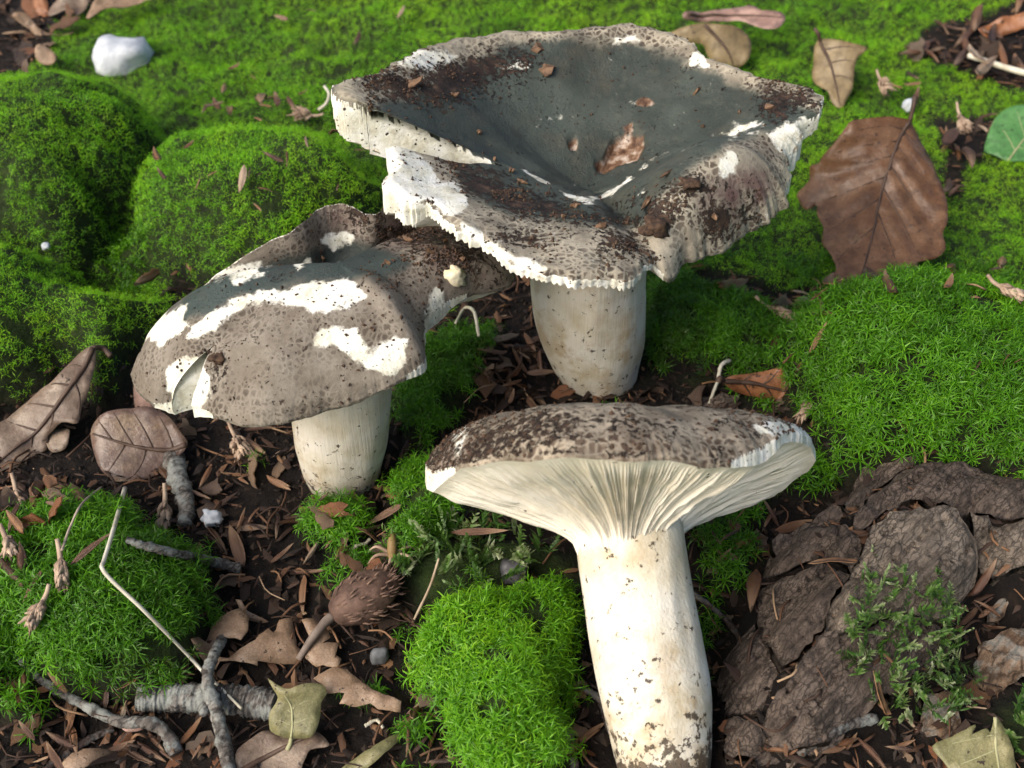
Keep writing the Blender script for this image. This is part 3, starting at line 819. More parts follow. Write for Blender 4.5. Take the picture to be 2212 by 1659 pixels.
# -------- tall funnel-capped mushroom
rows1 = [(800, 236, .0890, 1.1, .001, .0115), (752, 212, .0920, 1.1, .001, .0105), (717, 178, .0945, 1.15, .001, .0070), (775, 160, .0930, 1.2, .001, .002), (850, 140, .0910, 1.2, .001, .0008), (905, 108, .0895, 1.25, 0, .0008),
         (960, 84, .0880, 1.3, 0, .0008), (1080, 64, .0865, 1.3, 0, .0008), (1250, 53, .0855, 1.3, 0, .0008), (1380, 47, .0850, 1.3, 0, .0008), (1480, 70, .0845, 1.25, 0, .0008), (1530, 108, .0838, 1.2, 0, .0008),
         (1640, 150, .0840, 1.1, 0, .0008), (1740, 172, .0848, 1.0, .001, .002), (1778, 215, .0840, .95, .001, .003), (1745, 262, .0810, .85, .003, .006), (1712, 318, .0765, .8, .008, .006), (1692, 400, .0715, .75, .013, .003),
         (1690, 440, .0690, .75, .016, .0008), (1640, 488, .0670, .75, .018, .0008), (1530, 547, .0670, .75, .016, .0008), (1440, 585, .0685, .75, .009, .0012), (1402, 566, .0720, .72, .002, .0014), (1340, 597, .0755, .55, .0025, .0017),
         (1200, 582, .0780, .55, .001, .0017), (1100, 545, .0785, .6, .0, .0018), (1000, 484, .0800, .6, .0, .002), (930, 432, .0815, .65, .0, .003), (880, 428, .0822, .7, 0, .006), (832, 392, .0830, .75, .0, .007), (846, 352, .0830, .8, 0, .007), (842, 312, .0825, .85, 0, .006)]
C1 = G(1275., 420., .0615)
PEEL1 = [[(864, 131), (891, 106), (930, 112), (995, 116), (985, 132), (933, 147), (885, 143)], [(1326, 82), (1372, 78), (1374, 88), (1327, 94)], [(1489, 122), (1524, 112), (1522, 139), (1495, 137)],
         [(1569, 287), (1590, 270), (1640, 264), (1650, 272), (1620, 285), (1580, 293)], [(1559, 360), (1562, 335), (1580, 328), (1592, 340), (1586, 360), (1565, 378)], [(1690, 262), (1740, 255), (1735, 300), (1705, 340), (1685, 330), (1672, 290)],
         [(838, 312), (880, 310), (925, 345), (945, 385), (990, 400), (1010, 440), (985, 470), (930, 440), (880, 432), (825, 395), (845, 360)], [(1000, 484), (1100, 546), (1180, 578), (1170, 590), (1090, 565), (1000, 505)],
         [(1070, 136), (1140, 140), (1120, 148), (1075, 144)], [(1516, 80), (1530, 80), (1528, 108), (1518, 105)]]
RUST1 = [ell(1391, 222, 22, 13, seed=31), [(1300, 340), (1320, 300), (1345, 285), (1392, 285), (1395, 310), (1380, 345), (1340, 355), (1310, 372), (1290, 372), (1282, 350)], ell(1238, 308, 14, 16, seed=32), [(1340, 275), (1368, 262), (1372, 282), (1350, 292)]]
MOTT1 = [[(800, 280), (900, 300), (985, 335), (1020, 415), (1120, 455), (1290, 478), (1385, 480), (1420, 420), (1480, 360), (1560, 302), (1700, 262), (1800, 300), (1800, 700), (700, 700)], [(700, 0), (1800, 0), (1800, 260), (1640, 215), (1500, 150), (1380, 110), (1240, 95), (1080, 110), (1000, 165), (900, 215), (800, 240), (700, 240)]]
DIRT1 = [[(740, 150), (880, 140), (1000, 110), (1170, 95), (1160, 155), (1060, 190), (1000, 235), (930, 230), (800, 220)], [(880, 300), (980, 320), (1100, 380), (1220, 430), (1380, 460), (1400, 500), (1240, 490), (1080, 470), (1000, 420), (930, 350)], [(1370, 420), (1420, 430), (1490, 380), (1560, 400), (1480, 470), (1430, 520), (1400, 500)], [(1280, 500), (1390, 500), (1400, 560), (1300, 560)], [(1640, 170), (1770, 170), (1780, 230), (1680, 270), (1640, 240)], [(1500, 440), (1640, 420), (1640, 480), (1520, 530)], [(1050, 470), (1200, 520), (1200, 560), (1080, 520)]]
SCAR1 = [(1134, 370), (1180, 395), (1223, 420), (1273, 434), (1319, 420), (1362, 382)]
def paint1(X, Y, t):
    peel = pmax(PEEL1, X, Y)
    sc = 1 - pathdist(SCAR1, X, Y) / (3 + 3 * sstep(1180, 1280, X)); peel = np.maximum(peel, np.clip(sc, -1, 1) * .45 - .2)
    rust = pmax(RUST1, X, Y, 14)
    return {'peel': peel, 'mott': np.clip(pmax(MOTT1, X, Y, 40) * .8 + .25, 0, 1), 'dirt': np.clip(pmax(DIRT1, X, Y, 40) * .65 + .42, 0, 1),
            'rust': rust, 'purple': np.clip(pmax([[(1480, 380), (1720, 300), (1720, 460), (1600, 500), (1500, 470)]], X, Y, 60), 0, 1), 'pit': .0028 * sstep(-.1, .6, pmax(RUST1[1:3], X, Y, 16))}
m1 = thing("mushroom", (.0241, .246, 0), "tall funnel capped mushroom with grey green cap and thick white stem", "mushroom", "wild mushrooms on the moss")
cap1_mat = mat_cap("funnel_cap_skin", (.044, .054, .045), (.066, .05, .036), (.40, .36, .275), 560, .26, .62, .45)
capo, P1 = build_cap(C1, rim_world(rows1), ident, m1, cap1_mat, .50, paint1, 275, .24, .0545, .0010, 3, rimnoise=.0014)
capo["label"] = "torn grey green funnel cap with mottled brown edge"
build_stem([(.0265, .2475, -.008), (.0262, .2475, .002), (.0245, .2480, .012), (.0222, .2490, .026), (.0212, .2500, .042), (.0210, .2510, .058)], [.0105, .0116, .0143, .0160, .0163, .0175], m1, 5, .95, .8)

# -------- left mushroom with bulging cap
rows2 = [(408, 872, .0480, 1.8, .002, .004), (470, 893, .0500, 1.75, .003, .0009), (540, 914, .0510, 1.75, .003, .0009), (620, 900, .0520, 1.75, .003, .0009), (700, 876, .0530, 1.75, .003, .0009), (790, 846, .0545, 1.75, .003, .0009), (862, 815, .0560, 1.75, .003, .0009),
         (914, 780, .0575, 2.0, .004, .003), (916, 715, .0585, 1.9, .003, .004), (918, 690, .0590, 1.8, .002, .004), (952, 655, .0590, 1.7, .002, .004), (1015, 628, .0580, 1.6, .003, .001), (1104, 602, .0565, 1.6, .003, .001), (1100, 555, .0575, 1.5, .002, .001), (1050, 492, .0600, 1.4, .0, .001),
         (965, 442, .0625, 1.3, -.003, .001), (900, 424, .0675, 1.3, -.013, .001), (838, 440, .0690, 1.2, -.015, .0015), (800, 458, .0690, 1.2, -.015, .0015), (745, 437, .0700, 1.2, -.015, .0015), (690, 448, .0700, 1.2, -.015, .0015), (645, 485, .0700, 1.2, -.015, .001), (560, 530, .0665, 1.3, -.015, .004),
         (455, 598, .0590, 1.5, -.011, .004), (400, 645, .0530, 1.8, -.001, .003), (330, 705, .0490, 2.0, .002, .003), (288, 775, .0455, 2.1, .003, .0009), (282, 818, .0440, 2.1, .003, .0009), (325, 862, .0450, 2.2, .003, .0009), (366, 866, .0455, 2.2, .003, .004)]
C2 = G(735., 570., .0685)
PEEL2 = [[(602, 632), (656, 612), (752, 597), (783, 639), (752, 666), (675, 674), (633, 659), (610, 647)], [(594, 624), (532, 635), (463, 666), (417, 701), (401, 728), (417, 736), (455, 709), (502, 678), (548, 655), (602, 645)],
         [(324, 689), (397, 659), (401, 686), (420, 701), (378, 728), (347, 759), (328, 732), (312, 720)], [(679, 743), (700, 716), (720, 704), (775, 701), (781, 740), (790, 765), (810, 765), (825, 740), (848, 728), (880, 732), (876, 774), (849, 801), (798, 801), (760, 767), (720, 747)],
         [(914, 678), (930, 659), (945, 624), (960, 628), (964, 655), (953, 678)], [(368, 800), (395, 770), (430, 765), (437, 790), (458, 810), (452, 850), (425, 885), (400, 880), (372, 860), (362, 840)], [(502, 605), (590, 580), (588, 588), (505, 612)], [(640, 573), (668, 560), (670, 566), (645, 578)], [(455, 580), (500, 572), (560, 570), (555, 590), (450, 606)], [(690, 520), (740, 500), (760, 510), (720, 540)]]
GREEN2 = [(370, 680), (400, 640), (440, 610), (520, 585), (640, 560), (700, 540), (760, 520), (830, 540), (880, 570), (830, 590), (760, 595), (650, 605), (600, 622), (520, 632), (440, 672), (400, 690)]
def paint2(X, Y, t):
    g = sdf(GREEN2, X, Y) / 45
    return {'peel': pmax(PEEL2, X, Y), 'mott': np.clip(.35 - g * .9, 0, 1), 'dirt': np.clip(pmax([[(780, 480), (900, 430), (1110, 560), (1100, 610), (960, 600), (860, 560)], [(430, 760), (500, 760), (500, 820), (450, 830)], [(700, 430), (820, 440), (800, 520), (730, 480)]], X, Y, 50) * .55 + .32, 0, 1),
            'rust': np.full(X.shape, -1.0), 'purple': np.clip(pmax([[(820, 430), (1110, 480), (1110, 620), (960, 620), (860, 560), (800, 500)], [(690, 430), (820, 430), (800, 520), (700, 510)]], X, Y, 60) + .3, 0, 1) * .7}
m2 = thing("mushroom", (-.0455, .2085, 0), "bulging grey brown mushroom with white torn patches across its cap", "mushroom", "wild mushrooms on the moss")
cap2_mat = mat_cap("bulging_cap_skin", (.034, .046, .042), (.066, .052, .039), (.235, .208, .17), 720, .32, .9, .3, (.168, .142, .11))
capo, P2 = build_cap(C2, rim_world(rows2), ident, m2, cap2_mat, .84, paint2, 200, .26, .0500, .0018, 9, teeth=0.0, rimnoise=.0004)
capo["label"] = "bulging cap with cracked skin and white bare flesh"
build_stem([(-.0465, .2090, -.008), (-.0465, .2090, .003), (-.0455, .2090, .014), (-.0445, .2090, .026), (-.0435, .2095, .040), (-.0430, .2100, .054)], [.0092, .0112, .0128, .0132, .0135, .0150], m2, 15, .7, .5)

# -------- toppled mushroom leaning on its cap edge, gills towards the viewer
EL3 = rad(40)
a3 = np.array([0, math.cos(EL3), math.sin(EL3)]); e1 = np.array([1.0, 0, 0]); e2 = np.array([0, -math.sin(EL3), math.cos(EL3)])
B3 = G(1440., 1672., .006)
O3 = onplane(1345., 1005., B3, e2)
to3 = lambda P: O3 + np.asarray(P)[..., 0:1] * e1 + np.asarray(P)[..., 1:2] * e2 + np.asarray(P)[..., 2:3] * a3
def loc3(X, Y, q):
    w = onplane(float(X), float(Y), O3 + q * e2, e2) - O3
    return np.array([w @ e1, w @ e2, w @ a3])
rows3 = [(1756, 952, .002, 2.2, .003, .0022), (1728, 930, .014, 2.2, .003, .0022), (1690, 925, .022, 2.2, .003, .002), (1640, 955, .029, 2.3, .005, .003), (1550, 985, .036, 2.8, .0045, .0007), (1440, 968, .041, 2.8, .0045, .0006), (1350, 972, .043, 2.8, .0045, .0006), (1200, 970, .041, 2.8, .0045, .0007),
         (1100, 976, .035, 2.8, .0045, .0008), (1000, 990, .025, 2.8, .004, .0008), (940, 1004, .012, 2.3, .005, .004), (922, 985, .002, 2.2, .004, .004), (950, 1018, -.010, 2.2, .003, .003), (1002, 1040, -.020, 2.2, .002, .002), (1100, 1088, -.031, 2.2, .001, .0006), (1240, 1136, -.039, 2.2, 0, .0006),
         (1360, 1150, -.041, 2.2, 0, .0006), (1480, 1120, -.037, 2.2, 0, .0006), (1565, 1065, -.030, 2.2, .001, .0006), (1650, 1036, -.020, 2.2, .002, .003), (1740, 990, -.008, 2.2, .003, .0022)]
R3 = np.array([np.concatenate([loc3(x, y, q), [p_, b_, e_]]) for x, y, q, p_, b_, e_ in rows3])
C3 = loc3(1250, 925, 0.0)
def paint3(X, Y, t):
    return {'peel': pmax([[(976, 960), (990, 925), (1010, 925), (998, 960), (985, 978)], [(1620, 915), (1660, 905), (1720, 915), (1760, 950), (1690, 945), (1640, 940)]], X, Y), 'mott': np.clip(.45 + .7 * sstep(.2, .6, t), 0, 1), 'dirt': .36 + .3 * sstep(.5, .95, t) * (X < 1250),
            'rust': np.full(X.shape, -1.0), 'purple': np.clip(.5 - (X - 950) / 250, 0, .8)}
m3 = thing("mushroom", B3, "toppled mushroom showing white gills, its long white stem towards the viewer", "mushroom", "wild mushrooms on the moss")
cap3_mat = mat_cap("toppled_cap_skin", (.085, .072, .052), (.07, .046, .03), (.40, .34, .255), 520, .28, .5, .55)
capo, P3 = build_cap(C3, R3, to3, m3, cap3_mat, None, paint3, 290, .235, -.0195, .0012, 21, teeth=0.0, gpow=.46, rimnoise=.0003, Cg=loc3(1352, 1040, 0.0))
capo["label"] = "brown mottled cap seen edge on over its gills"
sp3 = [(1442, 1700, .0085), (1436, 1655, .0098), (1428, 1600, .0106), (1414, 1500, .0116), (1395, 1400, .0118), (1379, 1300, .0117), (1366, 1200, .0118), (1358, 1120, .0117), (1350, 1060, .0114)]
pth3 = np.array([onplane(float(x), float(y), B3, e2) for x, y, r in sp3])
build_stem(pth3, [r for _, _, r in sp3], m3, 27, 1.8, 1.0)

# flakes and clods lying on the caps
def cap_hit(P, X, Y):
    w = P.reshape(-1, 3); px, py = proj(w); d2 = (px - X) ** 2 + (py - Y) ** 2
    near = np.argsort(d2)[:6]; return w[near[np.argmin((w[near] - CAMP) @ FWD)]]
flake_mat = mat_plain("leaf_flake", (.06, .034, .02), (.17, .10, .055), .7, 500)
def flake(P, X, Y, L, W, ang, label, group, seed):
    r = np.random.default_rng(seed); p = cap_hit(P, X, Y) + np.array([0, 0, .0007]); k = ((p - CAMP) @ FWD) * TX * 2 / FW
    n = 9; a = np.linspace(0, 2 * np.pi, n, endpoint=False); rr = r.uniform(.6, 1.15, n)
    u = np.array([math.cos(rad(ang)), math.sin(rad(ang)), .25 * r.normal()]); v = np.cross([0, 0, 1], u)
    ring = p + (np.cos(a) * rr * L * k / 2)[:, None] * u + (np.sin(a) * rr * W * k / 2)[:, None] * v + np.column_stack([np.zeros((n, 2)), r.normal(0, .0004, n)])
    V = np.vstack([ring, ring - [0, 0, .0004], p[None] + [0, 0, .0004], p[None] - [0, 0, .0004]])
    i = np.arange(n); j = (i + 1) % n
    o = obj("leaf_flake", make_mesh("leaf_flake", V, [np.stack([j, i, i + n, j + n], -1), np.vstack([np.stack([i, j, np.full(n, 2 * n)], -1), np.stack([j + n, i + n, np.full(n, 2 * n + 1)], -1)])], smooth=False), flake_mat, origin=tuple(p))
    tag(o, label, "leaf flake", group)
FL = ("small brown leaf flake lying in the funnel cap", "leaf flakes on the funnel cap")
for i, q in enumerate([(895, 182, 46, 30, 10), (1185, 150, 34, 40, 60), (1165, 105, 20, 30, 120), (985, 205, 22, 16, 30), (1105, 370, 14, 22, 0), (1300, 490, 30, 10, 10), (1130, 395, 22, 8, -20), (1240, 445, 26, 9, -10), (1395, 440, 12, 60, -30), (1440, 375, 8, 60, -40), (1550, 470, 18, 24, 10), (1040, 290, 14, 10, 0), (1500, 195, 26, 8, 30), (1070, 345, 10, 12, 0), (1660, 230, 22, 12, 10), (1215, 470, 16, 8, 20)]):
    flake(P1, *q, *FL, i + 100)
FL2 = ("tiny brown leaf flake on the bulging cap", "leaf flakes on the bulging cap")
for i, q in enumerate([(930, 545, 20, 8, 10), (880, 520, 24, 7, -20), (840, 570, 16, 6, 0), (960, 520, 14, 10, 40), (700, 560, 10, 6, 0), (1000, 560, 14, 8, 0)]):
    flake(P2, *q, *FL2, i + 140)
def clod(label, p, r, seed):
    bm = bmesh.new(); bmesh.ops.create_icosphere(bm, subdivisions=3, radius=1.0)
    co = np.array([v.co[:] for v in bm.verts]); F = np.array([[v.index for v in f.verts] for f in bm.faces]); bm.free()
    co = co * (1 + 1.1 * fbm(co[:, 0] * 2 + seed * 5, co[:, 1] * 2, co[:, 2] * 2, 4))[:, None] * np.array(r)
    tag(obj("soil_clod", make_mesh("soil_clod", co + p, F), crumb_mat, origin=tuple(p)), label, "soil clod")
clod("crumbly dark soil clod wedged in the funnel cap's front fold", cap_hit(P1, 1412, 500) + [0, 0, .001], (.0026, .0022, .0022), 1)
clod("dark soil clod on the right flap of the funnel cap", cap_hit(P1, 1495, 400) + [0, 0, .0003], (.0024, .002, .0011), 2)
clod("black soil clod beside the notch of the bulging cap", cap_hit(P2, 468, 778) + [0, 0, .0003], (.0018, .0016, .0012), 3)

# ------------------------------------------------------------------ cracked bark plates
bark_mat = mat_bark("old_bark", (.055, .042, .034), (.115, .088, .07), (.18, .142, .114))
bark_pale = mat_bark("pale_bark", (.085, .068, .053), (.165, .134, .105), (.24, .2, .16))
bark_warm = mat_bark("orange_bark", (.06, .037, .022), (.13, .085, .055), (.22, .165, .12), .35, 330)
UPZ = np.array([0, 0, 1.0]); TOCAM = -FWD

def nrm(v): v = np.asarray(v, float); return v / np.linalg.norm(v)

def jag(poly, step, amp, seed):
    """densify an outline and make it ragged"""
    p = np.asarray(poly, float); out = []
    r = np.random.default_rng(seed)
    for i in range(len(p)):
        a, b = p[i], p[(i + 1) % len(p)]; L = np.linalg.norm(b - a); m = max(1, int(round(L / step)))
        nv = np.array([-(b - a)[1], (b - a)[0]]) / max(L, 1e-9)
        for k in range(m):
            q = a + (b - a) * k / m
            out.append(q + nv * amp * (r.normal(0, .6) if k else r.normal(0, .25)) )
    return np.array(out)

def cdt(poly, step):
    """triangulates a 2D outline with inner points; verts (n,2), tris"""
    lo, hi = poly.min(0), poly.max(0)
    u, v = np.meshgrid(np.arange(lo[0], hi[0], step), np.arange(lo[1], hi[1], step), indexing='ij')
    u = u + (np.arange(u.shape[1]) % 2)[None, :] * step * .5
    q = np.stack([u.ravel(), v.ravel()], -1); q = q[sdf(poly, q[:, 0], q[:, 1]) > step * .45]
    pts = [Vector(p) for p in poly] + [Vector(p) for p in q]
    n = len(poly)
    res = delaunay_2d_cdt(pts, [], [list(range(n))], 1, 1e-7)
    V = np.array([tuple(p) for p in res[0]]); F = np.array([f for f in res[2] if len(f) == 3])
    return V, F

def plane_frame(n, hint=(1, 0, 0)):
    n = nrm(n); u = np.array(hint, float); u = nrm(u - n * (u @ n)); return u, np.cross(n, u), n

def grow(poly, k):
    p = np.array(poly, float); c = p.mean(0); return c + (p - c) * k

def bark_plate(name, poly, lift, normal, thick, seed, mat, parent=None, step=.0016, label=None, cat=None, group=None, crack=(110, 190), rot=.7):
    c = np.mean(poly, 0); P0 = hit(c[0], c[1]) + np.array([0, 0, lift])
    u, v, n = plane_frame(normal)
    W = onplane(np.array(poly)[:, 0], np.array(poly)[:, 1], P0, n) - P0
    pl = jag(np.column_stack([W @ u, W @ v]), .0022, .0007, seed)
    V2, F = cdt(pl, step)
    s = sdf(pl, V2[:, 0], V2[:, 1]) * 1
    ca, sa = math.cos(rot), math.sin(rot)
    x_, y_ = V2[:, 0] * ca + V2[:, 1] * sa, -V2[:, 0] * sa + V2[:, 1] * ca
    wx = x_ + fbm(x_ * 120 + seed, y_ * 120, octaves=2) * .0016; wy = y_ + fbm(x_ * 120, y_ * 120 + seed, octaves=2) * .0016
    c1, id1 = cells(wx * crack[0], wy * crack[1], seed)
    c2, id2 = cells(wx * crack[0] * 2.6, wy * crack[1] * 2.3, seed + 5)
    h = fbm(x_ * 60 + seed, y_ * 60, octaves=3) * .0018 + (id1 - .5) * .0009 - .0011 * sstep(.12, 0, c1) + (id2 - .5) * .0006 - .0006 * sstep(.14, 0, c2)
    h = h - .0012 * sstep(.0022, 0, s)
    T = P0 + V2[:, :1] * u + V2[:, 1:] * v + h[:, None] * n
    nb = len(pl)
    Bm = P0 + pl[:, :1] * u + pl[:, 1:] * v - n * thick
    Bm[:, 2] = np.minimum(Bm[:, 2], T[:nb, 2] - .001)
    k = np.arange(nb); k2 = (k + 1) % nb; nt = len(T)
    q = np.stack([k2, k, k + nt, k2 + nt], -1)
    bc = nt + nb
    Vv = np.vstack([T, Bm, Bm.mean(0)[None]])
    bt = np.stack([k2 + nt, k + nt, np.full(nb, bc)], -1)
    a, b_, c_ = T[F[0][0]], T[F[0][1]], T[F[0][2]]
    if np.cross(b_ - a, c_ - a) @ n < 0: F = F[:, ::-1]
    me = make_mesh(name, Vv, [q, np.vstack([F, bt])])
    if parent is None:
        o = obj(name, me, mat, origin=tuple(P0)); return tag(o, label, cat, group), P0
    return obj(name, me, mat, parent), P0


PLATES = [
 ([(1885, 1128), (1925, 1098), (1990, 1086), (2070, 1095), (2092, 1130), (2112, 1190), (2112, 1238), (2098, 1268), (2070, 1300), (2040, 1330), (1930, 1310), (1870, 1335), (1830, 1360), (1788, 1352), (1795, 1300), (1840, 1240), (1862, 1190)], .0060, 1),
 ([(1842, 1120), (1876, 1075), (1955, 1012), (2010, 996), (2090, 1005), (2170, 1025), (2230, 1040), (2230, 1110), (2160, 1108), (2095, 1100), (2070, 1090), (1990, 1080), (1918, 1092), (1876, 1128), (1855, 1142)], .0036, 0),
 ([(2092, 1112), (2150, 1116), (2290, 1125), (2290, 1210), (2200, 1225), (2122, 1245), (2115, 1190)], .0034, 1),
 ([(1784, 1362), (1865, 1348), (1940, 1320), (2035, 1340), (2060, 1400), (1900, 1510), (1850, 1550), (1780, 1600), (1700, 1620), (1652, 1590), (1644, 1545), (1684, 1484), (1730, 1425)], .0046, 0),
 ([(1640, 1268), (1720, 1236), (1772, 1203), (1812, 1213), (1838, 1240), (1792, 1300), (1782, 1352), (1722, 1420), (1690, 1440), (1655, 1390), (1636, 1330)], .0030, 0),
 ([(1562, 1420), (1630, 1345), (1652, 1392), (1686, 1445), (1640, 1540), (1570, 1540), (1545, 1480)], .0024, 0),
 ([(1548, 1560), (1638, 1548), (1648, 1595), (1700, 1626), (1780, 1606), (1830, 1570), (1800, 1630), (1680, 1670), (1570, 1650)], .0022, 0),
 ([(1638, 1256), (1660, 1195), (1690, 1158), (1782, 1133), (1830, 1125), (1858, 1150), (1858, 1195), (1838, 1236), (1814, 1206), (1772, 1196), (1700, 1232)], .0028, 0),
 ([(1820, 1080), (1850, 1030), (1930, 985), (1995, 985), (1945, 1012), (1870, 1072), (1840, 1112)], .0028, 0),
]
LOGA = hit(1600, 1580); LOGB = hit(2200, 1080); LOGROT = math.atan2(LOGB[1] - LOGA[1], LOGB[0] - LOGA[0])
def draped(name, poly, lift, seed, mat, parent, step=.0011, amp=1.0, coarse=(18, 180), fine_=(75, 330), jagged=.0006, edge=.0022):
    """a plate of bark lying on the log: outline as seen, relief of cracked cells along the grain"""
    W = np.array([hit(x_, y_, lift)[:2] for x_, y_ in poly])
    pl = jag(W, .0018, jagged, seed); V2, F = cdt(pl, step)
    s = sdf(pl, V2[:, 0], V2[:, 1]); ca, sa = math.cos(LOGROT), math.sin(LOGROT)
    x_, y_ = V2[:, 0] * ca + V2[:, 1] * sa, -V2[:, 0] * sa + V2[:, 1] * ca
    wx = x_ + fbm(x_ * 110 + seed, y_ * 110, octaves=3) * .003; wy = y_ + fbm(x_ * 110, y_ * 110 + seed, octaves=3) * .0022
    c1, id1 = cells(wx * coarse[0], wy * coarse[1], seed); c2, id2 = cells(wx * fine_[0], wy * fine_[1], seed + 5)
    h = fbm(x_ * 14 + seed, y_ * 170, octaves=4) * .0022 + (id1 - .5) * .0026 - .0022 * sstep(.10, 0, c1) + (id2 - .5) * .0007 - .0007 * sstep(.16, 0, c2)
    h = amp * h - .0016 * sstep(edge, 0, s)
    gz = ground_z(V2[:, 0], V2[:, 1])
    T = np.column_stack([V2, gz + lift + h]); nb = len(pl)
    Bm = np.column_stack([pl, ground_z(pl[:, 0], pl[:, 1]) - .002]); Bm[:, 2] = np.minimum(Bm[:, 2], T[:nb, 2] - .0006)
    k = np.arange(nb); k2 = (k + 1) % nb; nt = len(T)
    a, b_, c_ = T[F[0][0]], T[F[0][1]], T[F[0][2]]
    if np.cross(b_ - a, c_ - a)[2] < 0: F = F[:, ::-1]
    q = np.stack([k2, k, k + nt, k2 + nt], -1)
    return obj(name, make_mesh(name, np.vstack([T, Bm]), [q, F]), mat, parent)
bk = thing("fallen_log", hit(1860, 1330), "rotten grey brown log with cracked bark plates below the right moss mound", "log")
core_mat = mat_bark("rotten_wood", (.010, .007, .006), (.024, .016, .012), (.05, .036, .026))
draped("wood_core", LOG, -.0002, 39, core_mat, bk, .0022, .35, (40, 260), (120, 620), .0008)
for i, (pl, lf, pale) in enumerate(PLATES):
    draped("bark_plate", pl, lf, 40 + i, bark_pale if pale else bark_mat, bk)
bark_plate("bark_chip", [(2105, 1430), (2125, 1380), (2165, 1362), (2212, 1350), (2300, 1350), (2300, 1470), (2212, 1460), (2180, 1480), (2155, 1505), (2110, 1480)], .006, [-.2, -.4, 1], .007, 61, bark_warm, label="orange tan bark chunk right of the feathery moss", cat="bark", group="loose bark chips")
bark_plate("bark_chip", [(2008, 1495), (2050, 1488), (2072, 1500), (2080, 1560), (2072, 1600), (2020, 1608), (1990, 1580), (1992, 1550)], .005, [-.1, -.6, 1], .006, 62, bark_warm, label="small pale crusted bark chunk above the olive pointed leaf", cat="bark", group="loose bark chips")
bark_plate("bark_chip", [(1672, 1165), (1690, 1150), (1760, 1125), (1800, 1085), (1822, 1110), (1790, 1150), (1720, 1180), (1685, 1205)], .006, [0, -.5, 1], .005, 63, bark_mat, label="narrow splintered bark strip lying across the plates' upper end", cat="bark", group="loose bark chips", crack=(60, 400))
bark_plate("bark_chip", [(2140, 1320), (2165, 1290), (2190, 1285), (2180, 1310), (2160, 1345), (2135, 1350)], .004, [0, -.6, 1], .004, 64, bark_warm, label="little splintered orange bark bit beside a pointed bud scale", cat="bark", group="loose bark chips", crack=(60, 420))
bark_plate("bark_chip", [(1500, 862), (1560, 845), (1600, 850), (1590, 872), (1520, 882), (1490, 878)], .003, [0, -.3, 1], .004, 65, bark_mat, label="dark weathered wood splinter behind the toppled cap", cat="bark", group="loose bark chips", crack=(40, 420))

# feathery moss growing over the bark
fp = [(1790, 1450), (1810, 1350), (1900, 1310), (2000, 1330), (2080, 1380), (2090, 1450), (2060, 1520), (1960, 1540), (1850, 1500)]
g2 = gpoly(fp, .006); rg = np.random.default_rng(77)
x = rg.uniform(g2[:, 0].min(), g2[:, 0].max(), 260); y = rg.uniform(g2[:, 1].min(), g2[:, 1].max(), 260)
s = sdf(g2, x, y); ok = s > rg.uniform(-.005, .006, 260); x, y, s = x[ok], y[ok], s[ok]
feather_patch(x, y, ground_z(x, y) + .003 + .003 * np.clip(s / .012, 0, 1) ** .6, np.repeat([[-.1, -.35, 1]], len(x), 0), "dark feathery moss with silvery tips growing over the cracked bark", .0040)

# ------------------------------------------------------------------ fallen leaves
vein_mat = mat_plain("leaf_vein", (.045, .026, .018), (.08, .05, .034), .6)
pale_vein = mat_plain("pale_leaf_vein", (.25, .25, .13), (.33, .32, .18), .6)
brown = mat_leaf("beech_leaf_brown", (.10, .046, .022), (.165, .082, .038), (.23, .13, .07), .36, .2)
greyb = mat_leaf("beech_leaf_grey_brown", (.11, .072, .05), (.17, .12, .085), (.27, .21, .15), .5)
purpb = mat_leaf("beech_leaf_purple_brown", (.09, .055, .04), (.14, .09, .07), (.25, .18, .11), .42)
tan = mat_leaf("leaf_tan", (.19, .115, .065), (.28, .185, .115), (.36, .26, .18), .55, .2)
olive = mat_leaf("leaf_olive", (.12, .12, .05), (.2, .19, .085), (.28, .25, .12), .5, .2)
oliveb = mat_leaf("leaf_olive_brown", (.12, .085, .04), (.2, .145, .07), (.28, .21, .11), .5)
green = mat_leaf("leaf_green", (.07, .2, .06), (.1, .27, .08), (.14, .33, .11), .4, .3)
rustm = mat_leaf("leaf_rust", (.16, .06, .025), (.26, .105, .045), (.34, .16, .075), .4)
pinkb = mat_leaf("leaf_pink_brown", (.2, .12, .1), (.32, .2, .16), (.42, .28, .23), .5)

